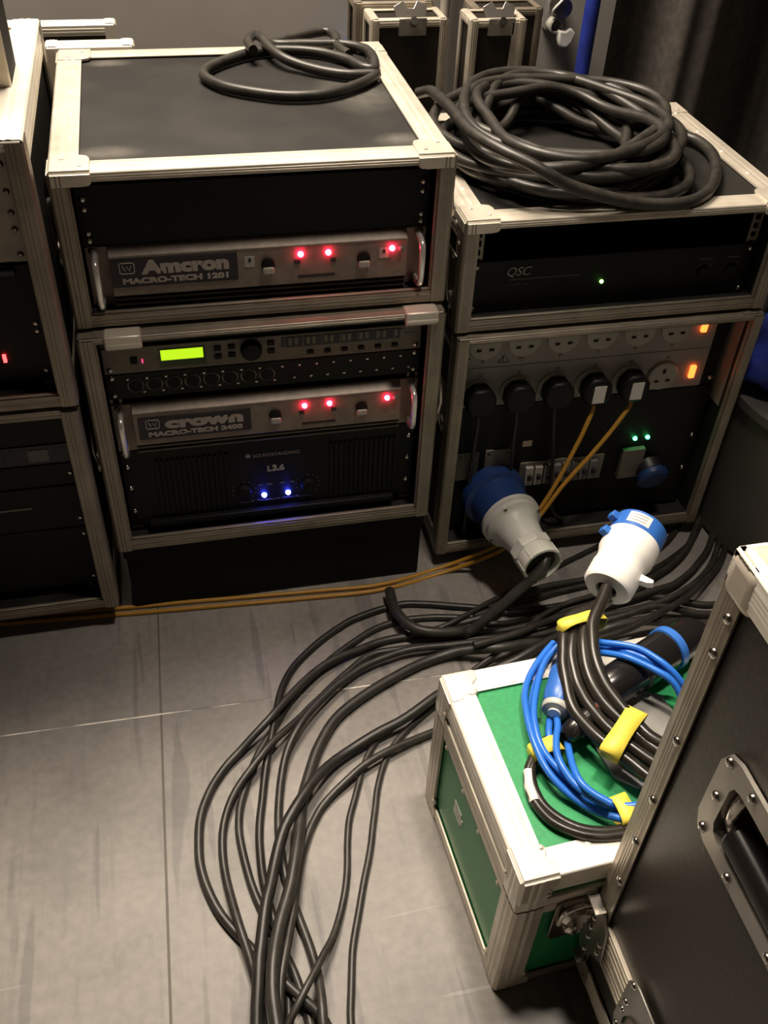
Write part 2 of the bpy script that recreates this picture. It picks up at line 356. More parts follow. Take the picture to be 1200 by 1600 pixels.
b = MB(); b.prism([(-.016, .014), (.0, .012), (.012, .02), (.026, .006), (.02, -.012), (.008, -.024), (-.008, -.022), (-.014, -.008)], (1.083, 1.01, .655), (1, 0, 0), (0, 0, 1), (0, -1, 0), .022)
b.obj('wrapped_tape', M['white_p'], t, .004)
MB().tube(cr([(1.05, 1.0, .70), (1.045, .985, .715), (1.06, .98, .735), (1.08, 1.0, .75)]), .003, 8).obj('wire', M['white_p'], t)

# ------------------------------------------------------------------ flight case racks
def rack(name, label, B, group=None, top='lam', tm='alu', fm='alu_shaded', rec=.03, caps='plate', ft=.011, fb=.017, fv=.019, cap_s=.05):
    (x0, x1), (y0, y1), (z0, z1) = B; t = .012; e = .002
    r = thing(name, label, 'flight case', ((x0 + x1) / 2, (y0 + y1) / 2, z0), group)
    box('top_panel', M[top], r, x0 + e, x1 - e, y0 + e, y1 - e, z1 - t, z1 - e)
    box('bottom_panel', M['lam'], r, x0 + e, x1 - e, y0 + e, y1 - e, z0 + e, z0 + t)
    box('side_panel', M['lam'], r, x0 + e, x0 + t, y0 + e, y1 - e, z0 + t, z1 - t)
    box('side_panel', M['lam'], r, x1 - t, x1 - e, y0 + e, y1 - e, z0 + t, z1 - t)
    box('back_panel', M['lam'], r, x0 + t, x1 - t, y1 - t, y1 - e, z0 + t, z1 - t)
    def mf(k):        # top edges paler, the rest darker: overhead light put into the metal colour
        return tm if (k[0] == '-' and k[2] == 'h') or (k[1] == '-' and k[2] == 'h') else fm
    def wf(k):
        if k == '-lh': return (.036, ft)
        if k == '-ll': return (.030, fb)
        if k in ('ll-', 'hl-'): return (fv, .030)
        return .036
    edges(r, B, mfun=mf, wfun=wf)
    # stepped inner lip of the front opening
    l = .004; f = fv - .001; za, zb = z0 + fb - .001, z1 - ft + .001
    for a in ((x0 + f, x0 + f + l, za, zb), (x1 - f - l, x1 - f, za, zb), (x0 + f + l, x1 - f - l, za, za + l), (x0 + f + l, x1 - f - l, zb - l * .5, zb)):
        box('front_lip', M[fm], r, a[0], a[1], y0 + .001, y0 + .007, a[2], a[3], .0010)
    if caps: corners(r, B, s=cap_s, m=tm, style=caps, ball=.005, t=.0046, fz=.016, which=lambda i, j, k: k == 1)
    cx = (x0 + x1) / 2
    for s in (-1, 1):                      # square-hole rack rails
        b = MB(); xa = cx + s * .2325; h0, h1 = z0 + .016, z1 - .016; y = y0 + rec + .0045
        b.box(xa - .009, xa - .0045, y, y + .002, h0, h1); b.box(xa + .0045, xa + .009, y, y + .002, h0, h1)
        k = int((h1 - h0) / .0148)
        for i in range(k + 1): b.box(xa - .0045, xa + .0045, y, y + .002, h0 + i * .0148, min(h1, h0 + i * .0148 + .0055))
        b.obj('rack_rail', M['alu_shaded'], r)
    return r
W = .53
MID_LO = ((-.0015, .5285), (-.020, .467), (.160, .569)); MID_UP = ((0, W), (0, .487), (.579, .799))
RT_UP = ((.5626, 1.0926), (.0125, .442), (.5116, .6926)); RT_LO = ((.566, 1.096), (.003, .442), (.034, .5016))
LF_UP = ((-.55, -.0205), (-.040, .45), (.478, .857)); LF_LO = ((-.553, -.0235), (-.040, .45), (.052, .468))
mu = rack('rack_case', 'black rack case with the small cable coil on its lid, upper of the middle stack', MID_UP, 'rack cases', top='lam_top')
ml = rack('rack_case', 'black rack case with lit green display, lower of the middle stack', MID_LO, 'rack cases', tm='alu_shaded', caps=None, ft=.007, fb=.020)
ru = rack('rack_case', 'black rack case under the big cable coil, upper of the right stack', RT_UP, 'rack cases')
rl = rack('rack_case', 'black rack case with the power sockets, lower of the right stack', RT_LO, 'rack cases', tm='alu_shaded', rec=.045, caps=None, ft=.009, fv=.016)
lu = rack('rack_case', 'tall rack case with pale top at the left edge, upper of the left stack', LF_UP, 'rack cases', top='cream', tm='alu_lit', caps=None)
ll = rack('rack_case', 'dark rack case at floor level, lower of the left stack', LF_LO, 'rack cases', tm='alu_shaded', caps=None)
# grey inner sides that catch the neon light, right power rack
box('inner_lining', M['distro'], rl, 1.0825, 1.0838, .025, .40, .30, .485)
# latches on the case sides, lid catches, feet, dolly
def side_latch(r, x, y, z, sx):
    b = MB(); b.box(min(x, x + sx * .004), max(x, x + sx * .004), y, y + .05, z - .055, z + .055)
    o = b.obj('side_latch', M['steel_dark'], r, .003)
    MB().lathe((x + sx * .004, y + .025, z - .03), (sx, 0, 0), [(.019, 0), (.019, .004), (.012, .008)], 14).obj('latch_cup', M['steel_dark'], o)
    MB().tube(cr([(x + sx * .006, y + .012, z - .03), (x + sx * .011, y + .010, z), (x + sx * .010, y + .02, z + .042), (x + sx * .010, y + .034, z + .042), (x + sx * .011, y + .042, z), (x + sx * .006, y + .038, z - .03)], 4), .0028, 8).obj('latch_loop', M['steel'], o)
side_latch(ml, -.0035, -.014, .36, -1); side_latch(ml, .5305, -.014, .39, 1)
side_latch(mu, -.002, .02, .70, -1); side_latch(mu, .532, .02, .700, 1)
side_latch(ru, .5606, .03, .575, -1); side_latch(rl, .564, .02, .34, -1); side_latch(lu, -.0185, .12, .70, 1); side_latch(ll, -.0215, .12, .3, 1)
for r, B in ((mu, MID_UP), (ru, RT_UP)):
    rivets(r, [(x, B[1][0] + d, B[2][1] + .0026) for x in (B[0][0] + .024, B[0][1] - .024) for d in (.11, .20, .29, .38)], (0, 0, 1), .0038, 'alu_lit', 'rivet', .0018)
for xa in (.032, .468):
    b = MB(); b.box(xa, xa + .052, -.028, .0, .556, .575); b.cyl((xa, -.024, .559), (xa + .052, -.024, .559), .006, n=12)
    b.obj('lid_catch', M['alu'], ml, .003)
def dolly(label, x0, x1, y0, y1, z1, group):
    r = thing('castor_dolly', label, 'dolly', ((x0 + x1) / 2, (y0 + y1) / 2, 0), group)
    box('deck', M['dolly'], r, x0, x1, y0, y1, z1 - .03, z1, .003)
    box('shade_skirt', M['dolly'], r, x0 + .004, x1 - .004, y0 + .004, y0 + .022, .006, z1 - .03)  # front board added down to the floor to deepen the shade there
    for x in (x0 + .06, x1 - .06):
        for y in (y0 + .07, y1 - .06):
            c = MB().box(x - .022, x + .022, y - .03, y + .03, z1 - .045, z1 - .03).box(x - .02, x - .016, y - .012, y + .012, .03, z1 - .045).box(x + .016, x + .02, y - .012, y + .012, .03, z1 - .045).obj('castor', M['steel_dark'], r)
            MB().cyl((x - .014, y, .03), (x + .014, y, .03), .03, n=16).obj('wheel', M['rubber'], c)
dolly('black castor dolly under the middle rack stack', .0, .53, -.012, .45, .159, 'castor dollies')
def feet(r, B):
    for x in (B[0][0] + .05, B[0][1] - .05):
        for y in (B[1][0] + .06, B[1][1] - .06):
            MB().lathe((x, y, 0), (0, 0, 1), [(.016, 0), (.018, .004), (.02, B[2][0] + .001)], 14).obj('rubber_foot', M['rubber'], r)
feet(rl, RT_LO); feet(ll, LF_LO)

# ------------------------------------------------------------------ rack devices
def screws(parent, pts, m='steel'):
    rivets(parent, pts, (0, -1, 0), .0048, m, 'screw', .003)
def led(parent, p, m, r=.0042, name='indicator_light'):
    return MB().dome(p, (0, -1, 0), r, r * 1.3, 12).obj(name, M[m], parent)
def chassis(t, x0, y, z0, h, d=.36):
    box('chassis', M['black'], t, x0 + .024, x0 + .459, y + .004, y + d, z0 + .002, z0 + h - .003)
def amplifier(label, x0, y, z0, brand, model, lx, lz):
    t = thing('power_amplifier', label, 'amplifier', (x0 + .241, y + .18, z0), 'silver power amplifiers')
    H = .0885; X = x0; chassis(t, X, y, z0, H)
    for a, s in ((X, 'l'), (X + .4526, 'r')):
        box('rack_ear', M['silver'], t, a, a + .030, y, y + .004, z0, z0 + H, .001)
    p = MB(); xa, xb = X + .030, X + .4526; yf = y - .013
    p.prism([(y + .004, z0 + .014), (yf, z0 + .018), (yf, z0 + .078), (y + .004, z0 + .0885)], (xa, 0, 0), (0, 1, 0), (0, 0, 1), (1, 0, 0), xb - xa)
    p.obj('front_panel', M['silver'], t, .0008)
    box('panel_seam', M['silver_dk'], t, xa, xb, yf - .0006, yf, z0 + .0755, z0 + .0772)
    box('grille_backing', M['black'], t, xa, xb, y, y + .004, z0, z0 + .016)
    for i, zz in enumerate((.0005, .0085)):
        box('grille_slat', M['silver_dk'], t, xa, xb, y - .009, y - .003, z0 + zz, z0 + zz + .0032, .0008)
    for xh in (X + .013, X + .4696):
        h = handle(t, [(xh, y, z0 + .080), (xh, y - .022, z0 + .079), (xh, y - .034, z0 + .068), (xh, y - .034, z0 + .022), (xh, y - .022, z0 + .010), (xh, y, z0 + .009)], .0048)
    lp = box('name_plate', M['nameplate'], t, lx[0], lx[1], yf - .0016, yf, z0 + lz[0], z0 + lz[1], .0005)
    w = lx[1] - lx[0]; ht = lz[1] - lz[0]; yt = yf - .0018
    text(brand, ht * .62, M['print'], lp, (lx[0] + w * .23, yt, z0 + lz[0] + ht * .47), width=w * .70, bold=.004 * ht * 10)
    text(model, ht * .26, M['print'], lp, (lx[0] + w * .08, yt, z0 + lz[0] + ht * .13), width=w * .84, bold=.0006)
    # rounded badge with three-point crown mark
    b = MB(); q = [(-.010, -.006), (-.008, -.008), (.008, -.008), (.010, -.006), (.010, .006), (.008, .008), (-.008, .008), (-.010, .006)]
    c = Vector((lx[0] + w * .125, yt, z0 + lz[0] + ht * .68))
    b.tube([c + Vector((u, 0, v)) for u, v in q], .0008, 6, closed=True)
    b.tube([c + Vector((u, 0, v)) for u, v in ((-.006, .004), (-.003, -.004), (0, .003), (.003, -.004), (.006, .004))], .0009, 6)
    b.obj('emblem', M['print'], lp)
    for xk in (.272, .411):
        k = MB().lathe((X - .0237 + xk, yf, z0 + .052), (0, -1, 0), [(.010, 0), (.0095, .006), (.008, .007)], 18).obj('level_knob', M['black_panel'], t)
        box('knob_pointer', M['socket'], k, X - .0237 + xk - .008, X - .0237 + xk + .008, yf - .0095, yf - .0055, z0 + .040, z0 + .051, .002)
    for xl in (.319, .359, .453): led(t, (X - .0237 + xl, yf, z0 + .0645), 'led_red', .0044)
    for xl in (.314, .366): box('push_button', M['nameplate'], t, X - .0237 + xl - .004, X - .0237 + xl + .004, yf - .002, yf, z0 + .050, z0 + .056)
    led(t, (X - .0237 + .466, yf, z0 + .0635), 'print_d', .004)
    lg = box('legend_strip', M['nameplate'], t, X + .291, X + .345, yf - .0008, yf, z0 + .0275, z0 + .0315)
    for xt in ((.246, .441) if brand[0] == 'A' else ()):
        tg = box('channel_tag', M['socket'], t, X - .0237 + xt - .007, X - .0237 + xt + .007, yf - .0008, yf, z0 + .050, z0 + .066)
        box('tag_mark', M['nameplate'], tg, X - .0237 + xt - .002, X - .0237 + xt + .002, yf - .0012, yf, z0 + .0575, z0 + .0635)
    screws(t, [(X + .009, y, z0 + .006), (X + .009, y, z0 + .083), (X + .4736, y, z0 + .006), (X + .4736, y, z0 + .083)], 'steel_dark')
    return t
XM = .0237
bp = box('blank_panel', M['black_panel'], mu, XM, XM + .4826, .030, .033, .686, .770)
screws(mu, [(XM + x, .030, z) for x in (.0085, .474) for z in (.693, .704, .738, .752)])
amplifier('silver power amplifier lettered Amcron with three red lights, top of the middle stack', XM, .030, .5955, 'Amcron', 'MACRO-TECH 1201', (.055, .229), (.032, .0745))
amplifier('silver power amplifier lettered crown with three red lights, above the blue lights', XM - .0015, .010, .3455, 'crown', 'MACRO-TECH 2400', (.059, .232), (.029, .0705))

# loudspeaker processor
def processor():
    X = XM - .0015; y = .010; z0 = .4895; H = .0440
    t = thing('signal_processor', 'slim silver processor with a lit yellow green display', 'processor', (X + .241, y + .12, z0)); chassis(t, X, y, z0, H, .2)
    fp = box('faceplate', M['silver_dk'], t, X, X + .4826, y, y + .004, z0, z0 + H, .001)
    d = box('display', M['lcd_low'], t, .104, .172, y - .001, y, z0 + .006, z0 + .037)
    box('lit_screen', M['lcd'], d, .1065, .1685, y - .002, y - .0008, z0 + .0185, z0 + .0355)
    b = MB(); b.box(.0784, .0800, y - .002, y, z0 + .017, z0 + .023); b.obj('meter_light', M['led_magenta'], t)
    box('power_switch', M['black'], t, .062, .072, y - .003, y, z0 + .017, z0 + .027)
    for xb, zb in ((.190, .031), (.190, .017), (.211, .032), (.211, .018), (.270, .033), (.270, .019)):
        box('push_button', M['black'], t, xb - .0055, xb + .0055, y - .003, y, z0 + zb - .004, z0 + zb + .004, .001)
    MB().lathe((.240, y, z0 + .025), (0, -1, 0), [(.0165, 0), (.0155, .010), (.0135, .013), (.004, .0135)], 24).obj('data_wheel', M['black_panel'], t)
    w = box('meter_window', M['nameplate'], t, .286, .470, y - .001, y, z0 + .0225, z0 + .040)
    for i in range(7): box('meter_divider', M['print_d'], w, .290 + i * .0285, .2912 + i * .0285, y - .0016, y - .001, z0 + .0225, z0 + .040)
    for i in range(7):
        for k in range(2): box('meter_bar', M['silver_dk'], w, .297 + i * .0285 * .96 + k * .009, .302 + i * .0285 * .96 + k * .009, y - .0014, y - .001, z0 + .026, z0 + .038)
    for i in range(6): box('mute_button', M['black'], t, .325 + i * .0265, .335 + i * .0265, y - .003, y, z0 + .008, z0 + .014, .0008)
    box('logo_strip', M['print_d'], t, .477, .495, y - .0008, y, z0 + .027, z0 + .031)
    screws(t, [(X + .0085, y, z0 + .008), (X + .474, y, z0 + .008)])
processor()
def patch_panel():
    X = XM - .0015; y = .010; z0 = .4445; H = .0440
    t = thing('patch_panel', 'black patch panel with a row of round connector holes at left', 'patch panel', (X + .241, y + .05, z0))
    box('faceplate', M['black_panel'], t, X, X + .4826, y, y + .003, z0, z0 + H, .0008)
    first = None
    for i in range(8):
        xc = .064 + i * .0283; zc = z0 + .0225
        o = MB().ring((xc, y - .0005, zc), (0, -1, 0), .0115, .0011, 22, 6).obj('socket_ring', M['steel_dark'], t)
        MB().lathe((xc, y - .0002, zc), (0, -1, 0), [(.0105, 0), (.0105, .0008)], 18).obj('socket_hole', M['black'], o)
    pts = []
    for i in range(8): pts += [(.064 + i * .0283 - .0105, y, z0 + .0345), (.064 + i * .0283 + .0115, y, z0 + .0105)]
    for i in range(8): pts += [(.286 + i * .0268, y, z0 + .034), (.3045 + i * .0262, y, z0 + .012)]
    rivets(t, pts, (0, -1, 0), .0028, 'steel', 'screw', .0016)
    screws(t, [(X + .0085, y, z0 + .038), (X + .474, y, z0 + .038), (X + .0085, y, z0 + .007), (X + .474, y, z0 + .007)])
patch_panel()
def black_amp():
    X = XM - .0015; y = .010; z0 = .1860; H = .1575
    t = thing('power_amplifier', 'black power amplifier lettered L3.6 with two blue lights', 'amplifier', (X + .241, y + .18, z0)); chassis(t, X, y, z0, H)
    box('faceplate', M['black_panel'], t, X, X + .4826, y, y + .004, z0, z0 + H, .001)
    for xs, n in ((.075, 14), (.36, 14)):
        for i in range(n): box('vent_rib', M['black_panel'], t, xs + i * .0085, xs + i * .0085 + .004, y - .004, y, z0 + .022, z0 + .135)
    box('bottom_ledge', M['black_panel'], t, X + .03, X + .45, y - .012, y, z0, z0 + .012, .002)
    lg = text('SOUNDSTANDARD', .010, M['print'], t, (.232, y - .001, z0 + .1200), width=.078)
    MB().dome((.224, y, z0 + .1235), (0, -1, 0), .0045, .001, 10).obj('emblem', M['print'], t)
    text('L3.6', .016, M['print'], t, (.2545, y - .001, z0 + .0880), width=.029, bold=.0008)
    text('Class H  Professional Power Amplifier', .006, M['print_d'], t, (.205, y - .001, z0 + .024), width=.125)
    for xk in (.214, .322):
        k = MB().lathe((xk, y, z0 + .050), (0, -1, 0), [(.0125, 0), (.012, .006), (.010, .008)], 18).obj('level_knob', M['black'], t)
        b = MB()
        for i in range(11):
            a = radians(225 - 27 * i); b.box(xk + .020 * cos(a) - .0008, xk + .020 * cos(a) + .0008, y - .0006, y, z0 + .050 + .020 * sin(a) - .0008, z0 + .050 + .020 * sin(a) + .0008)
        b.obj('dial_ticks', M['print_d'], k)
    for xl in (.247, .288): led(t, (xl, y, z0 + .0365), 'led_blue', .0046)
    for a in ((.238, .245), (.253, .262), (.275, .282), (.292, .300)): box('legend_strip', M['print_d'], t, a[0], a[1], y - .0006, y, z0 + .058, z0 + .060)
    screws(t, [(X + .0085, y, z) for z in (.218, .268, .312)] + [(X + .474, y, z) for z in (.222, .272, .318)])
black_amp()
def right_amp():
    X = RT_UP[0][0] + .0237; y = .0425; z0 = .5245; H = .0885
    t = thing('power_amplifier', 'flat black power amplifier lettered QSC with one small green light', 'amplifier', (X + .241, y + .17, z0)); chassis(t, X, y, z0, H, .34)
    box('faceplate', M['black_panel'], t, X, X + .4826, y, y + .004, z0, z0 + H, .001)
    text('QSC', .021, M['print'], t, (.646, y - .001, z0 + .062), width=.039, shear=.28)
    text('A U D I O', .0052, M['print_d'], t, (.646, y - .001, z0 + .0455), width=.036)
    box('brand_line', M['print_d'], t, .650, .768, y - .0006, y, z0 + .0545, z0 + .0556)
    led(t, (.808, y, z0 + .040), 'led_green_s', .0032)
    b = MB()
    for xk in (.985, 1.035):
        b.ring((xk, y - .0004, z0 + .046), (0, -1, 0), .013, .0006, 18, 4, a0=.3, a1=2.6)
        b.box(xk - .012, xk + .012, y - .0006, y, z0 + .066, z0 + .0672)
    b.obj('dial_ticks', M['print_d'], t)
    for xk in (.985, 1.035): MB().lathe((xk, y, z0 + .044), (0, -1, 0), [(.010, 0), (.0095, .004), (.007, .006)], 16).obj('level_knob', M['black'], t)
    screws(t, [(X + .0085, y, z0 + .080), (X + .0085, y, z0 + .008), (X + .474, y, z0 + .08), (X + .474, y, z0 + .008)])
    box('dark_backing', M['black'], ru, X + .02, X + .463, .12, .124, .616, .674)
right_amp()

# power distribution unit
def distro():
    X = RT_LO[0][0] + .0237; y = .046; t = thing('power_distribution_panel', 'grey power panel with two rows of round mains sockets', 'power panel', (X + .241, y + .1, .295))
    box('faceplate', M['distro'], t, X, 1.046, y, y + .003, .335, .490, .001); box('rail_cover', M['black'], t, 1.047, X + .4826, y + .003, y + .005, .30, .490)
    box('panel_fold', M['distro'], t, X, 1.046, y - .0012, y, .4145, .4160)
    box('back_box', M['black'], t, X + .03, X + .45, y + .003, y + .12, .338, .486)
    proto = None
    for row, zc in ((0, .4625), (1, .3655)):
        for i in range(6):
            xc = .6255 + i * .0686 - (.004 if row else 0); zz = zc
            s = MB().lathe((xc, y, zz), (0, -1, 0), [(.0285, 0), (.0285, .004), (.027, .0055)], 30).obj('mains_socket', M['socket'], t)
            b = MB(); b.box(xc - .003, xc + .003, y - .0060, y - .0052, zz + .007, zz + .016)
            for q in (-.011, .011): b.box(xc + q - .0042, xc + q + .0042, y - .0060, y - .0052, zz - .011, zz - .006)
            b.obj('pin_slots', M['black'], s)
    pts = [(.6255 + i * .0686, y, z) for i in range(6) for z in (.4275, .401)] + [(.601, y, .433), (.601, y, .409), (.69, y, .428), (.83, y, .43)]
    rivets(t, pts, (0, -1, 0), .0034, 'steel_dark', 'screw', .0016)
    text('!', .012, M['black'], t, (.660, y - .0008, .427)); MB().tube([(.652, y - .001, .424), (.672, y - .001, .424), (.662, y - .001, .440)], .0006, 5, closed=True).obj('warning_triangle', M['black'], t)
    for xs, zs in ((1.0195, .4635), (1.0215, .369)):
        box('neon_switch', M['neon'], t, xs - .0050, xs + .0050, y - .006, y, zs - .0125, zs + .0125, .001)
    screws(t, [(X + .0085, y, .475), (X + .0085, y, .35), (X + .474, y, .475), (X + .474, y, .35)])
    # lower half
    t = thing('inlet_panel', 'black lower power panel with breakers and two green lights', 'power panel', (X + .241, y + .05, .07))
    box('faceplate', M['black_panel'], t, X, X + .4826, y, y + .003, .058, .333)
    c = box('breaker_window', M['silver_dk'], t, 0.7227, 0.8892, y - .004, y, 0.1425, 0.1993, .001)
    for i in range(8):
        k = box('breaker', M['socket' if i < 2 else 'print_d'], t, .733 + i * .0181, .748 + i * .0181, y - .012, y - .004, .150, .192, .001)
        box('breaker_toggle', M['nameplate'], k, .737 + i * .0181, .744 + i * .0181, y - .018, y - .012, .166, .177, .001)
    for xs in ((.598, .640), (.652, .700)):
        p = box('inlet_plate', M['silver_dk'], t, xs[0], xs[1], y - .004, y, .175, .238, .001)
        rivets(p, [(xs[0] + .006, y - .004, .230), (xs[1] - .006, y - .004, .230)], (0, -1, 0), .003, 'nameplate', 'screw', .001)
    box('label_sticker', M['paper_tan'], t, .722, .740, y - .0008, y, .236, .248)
    for xl in (.9450, .9702): led(t, (xl, y, .2272), 'led_green', .0042)
    p = box('outlet_plate', M['silver_dk'], t, .922, .968, y - .012, y, .140, .208, .002)
    o = MB().lathe((.985, y, .160), (.05, -1, -.35), [(.026, 0), (.026, .018), (.024, .022)], 22).obj('outlet_body', M['nameplate'], t)
    o = MB().lathe((.986, y - .020, .153), (.05, -1, -.35), [(.028, 0), (.031, .003), (.031, .012), (.026, .017), (.005, .019)], 22).obj('outlet_cover', M['blue_shaded'], t)
    screws(t, [(X + .474, y, .22), (X + .474, y, .14)])
    # black appliance plugs, three with black leads
    def plug_shape(xc, zc, par, mm='black_panel'):
        q = [(-.012, .027), (.012, .027), (.025, .012), (.0265, -.008), (.017, -.026), (-.017, -.026), (-.0265, -.008), (-.025, .012)]
        MB().prism(q, (xc, y - .0056, zc), (1, 0, 0), (0, 0, 1), (0, -1, 0), .030).obj('plug_body', M[mm], par, .006, 3)
    wh = ('first from the left', 'second from the left', 'third from the left')
    for i in range(3):
        xc = .6215 + i * .0686 * 1.02; zc = .3635; t = thing('mains_plug', 'black mains plug in the lower socket row, ' + wh[i], 'plug', (xc, y, zc), 'black mains plugs')
        plug_shape(xc, zc, t)
        dx = (.0, .01, .03)[i]
        MB().tube(cr([(xc, y - .018, zc - .022), (xc, y - .024, zc - .05), (xc + dx * .5, y - .02, .22), (xc + dx, y - .022, .10), (xc + dx * 2, y - .022, .06), (xc + dx * 2, y - .006, .053)], 4), .004, 8).obj('lead', M['rubber'], t)
    return plug_shape, y
plug_shape, PY = distro()
# ------------------------------------------------------------------ left stack contents
def left_devices():
    y = -.010; X1 = -.0443; X0 = X1 - .4826
    t = thing('rack_device', 'rack unit with pale metal ears, high in the left stack', 'rack unit', ((X0 + X1) / 2, y + .15, .69))
    for a in ((X1 - .040, X1), (X0, X0 + .040)): box('rack_ear', M['cream_ear'], t, a[0], a[1], y, y + .003, .690, .838, .001)
    box('front_panel', M['nameplate'], t, X0 + .04, X1 - .04, y + .004, y + .3, .692, .836)
    box('trim_strip', M['silver_dk'], t, X0 + .04, X1 - .04, y + .002, y + .006, .742, .747)
    b = MB().box(X1 - .0540, X1 - .0522, y + .001, y + .004, .709, .722); b.obj('meter_light', M['led_magenta'], t)
    box('top_edge', M['cream_ear'], t, X0 + .04, X1 - .04, y + .001, y + .004, .790, .836)
    rivets(t, [(X1 - .009, y, z) for z in (.700, .735, .757, .785, .820)], (0, -1, 0), .0045, 'steel_dark', 'screw', .002)
    t = thing('power_amplifier', 'black amplifier with one red light, low in the upper left case', 'amplifier', ((X0 + X1) / 2, y + .15, .51))
    box('chassis', M['black'], t, X0 + .02, X1 - .02, y + .003, y + .33, .507, .683)
    box('faceplate', M['black_panel'], t, X0, X1, y, y + .003, .507, .686, .001)
    box('handle_bar', M['black_gloss'], t, X0 + .03, X1 - .02, y - .006, y, .672, .682, .002)
    b = MB().box(-.108, -.1035, y - .003, y, .540, .552); b.obj('indicator_light', M['led_red_s'], t)
    rivets(t, [(X1 - .010, y, z) for z in (.585, .597, .52)], (0, -1, 0), .004, 'steel', 'screw', .002)
    t = thing('rack_device', 'black rack units in shadow, lower left case', 'rack unit', ((X0 + X1) / 2, y + .15, .08))
    box('chassis', M['black'], t, X0 + .02, X1 - .02, y + .003, y + .33, .085, .435)
    for z0, z1 in ((.085, .215), (.218, .305), (.308, .350), (.390, .436)): box('faceplate', M['black_panel'], t, X0, X1, y, y + .003, z0, z1, .001)
    f = box('faceplate', M['nameplate'], t, X0, X1, y, y + .003, .352, .388, .001)
    for i in range(8): box('fader_slot', M['silver_dk'] if 0 else M['nameplate'], f, X1 - .19 + i * .014, X1 - .184 + i * .014, y - .001, y, .356, .384)
    box('paper_label', M['print_d'], f, X1 - .065, X1 - .035, y - .001, y, .358, .380)
    box('paper_edge', M['silver_dk'], f, X1 - .20, X1 - .08, y - .001, y, .264, .267)
    rivets(t, [(X1 - .010, y, z) for z in (.10, .20, .235, .33)], (0, -1, 0), .004, 'steel', 'screw', .002)
left_devices()
# things at the back left
def framed_case(name, label, B, group, tm='alu_lit', latch=False):
    r = thing(name, label, 'flight case', ((B[0][0] + B[0][1]) / 2, (B[1][0] + B[1][1]) / 2, B[2][0]), group)
    box('body', M['lam_brown'], r, B[0][0] + .002, B[0][1] - .002, B[1][0] + .002, B[1][1] - .002, B[2][0] + .002, B[2][1] - .002)
    edges(r, B, w=.0125 if latch else .017, m=tm)
    return r
r = thing('display_board', 'tan sided box standing on the tall left rack', 'box', (-.12, .19, .857))
box('front_panel', M['cream'], r, -.20, -.040, .142, .150, .858, 1.15, .002); box('core', M['black'], r, -.198, -.042, .150, .232, .858, 1.148)
box('back_panel', M['tan'], r, -.20, -.040, .232, .238, .858, 1.15, .002); box('side_edge', M['dolly'], r, -.0422, -.040, .150, .232, .858, 1.15)
framed_case('flight_case', 'narrow case with a bright white top edge right behind the middle stack', ((-.021, .116), (.512, .548), (0, .798)), 'standing cases')
framed_case('flight_case', 'dark case with a white edged top, farthest back at the left', ((-.40, .086), (.720, .752), (0, .775)), 'standing cases')
def standing(label, F, Rr, wide):
    r = framed_case('flight_case', label, F, 'standing cases', 'alu', True)
    (x0, x1), (y0, y1), (z0, z1) = Rr
    box('rear_half', M['lam_brown'], r, x0 + .002, x1 - .002, y0 + .002, y1 - .002, z0, z1 - .002); edges(r, Rr, w=.012, m='alu_shaded')
    cx = (F[0][0] + F[0][1]) / 2 + .006; z = F[2][1]
    o = MB().box(cx - .028, cx + .028, F[1][0] - .003, F[1][0] + .001, z - .028, z + .004).obj('latch_plate', M['zinc'], r, .003)
    MB().prism([(-.028, -.004), (.028, -.004), (.034, .016), (.014, .026), (.006, .012), (-.006, .012), (-.014, .026), (-.034, .016)], (cx, F[1][0] + .02, z + .003), (1, 0, 0), (0, .5, .86), (0, -.86, .5), .004).obj('latch_wings', M['zinc'], o, .001)
    MB().cyl((cx, F[1][0] - .003, z - .006), (cx, F[1][0] - .012, z + .002), .008, n=12).obj('latch_turn', M['steel'], o)
    if wide: box('inner_post', M['cream_ear'], r, F[0][1] - .026, F[0][1] - .003, F[1][0] - .003, F[1][0] + .001, 0.02, z - .004)
    return r
standing('slim black case standing on end by the blue cable, its latch on top', ((.570, .717), (.720, .795), (0, .772)), ((.553, .706), (.799, .87), (0, .782)), False)
standing('slim black case with pale inner post standing on end by the clamp', ((.770, .880), (.720, .795), (0, .768)), ((.80, .942), (.799, .87), (0, .766)), True)
# right of the power rack
t = thing('storage_drum', 'dark grey drum beside the right rack stack', 'drum', (1.36, .02, 0))
MB().lathe((1.36, .02, 0), (0, 0, 1), [(.20, 0), (.232, .01), (.236, .30), (.243, .305), (.243, .322), (.232, .326), (.20, .324)], 48).obj('drum_body', M['drum'], t)
MB().lathe((1.36, .02, .318), (0, 0, 1), [(.236, 0), (.20, .006), (.02, .008)], 48).obj('drum_lid', M['drum'], t)
b = MB(); n = 22; vs = []; fs = []
for i in range(n):
    for j in range(12):
        a = 2 * pi * i / n; h = pi * (j + .001) / 11.002; rr = 1 + .10 * sin(3 * a + j) + .07 * sin(5 * a - 2 * j)
        vs.append((1.235 + .125 * rr * sin(h) * cos(a), .05 + .11 * rr * sin(h) * sin(a), .3255 + .055 - .055 * cos(h) * (1 if h < pi / 2 else rr)))
for i in range(n):
    for j in range(11): a = i * 12 + j; c = ((i + 1) % n) * 12 + j; fs.append((a, c, c + 1, a + 1))
b.add(vs, fs); tag(b.obj('blue_bag', M['blue_d'], angle=70), 'crumpled deep blue bag lying on the grey drum', 'bag')

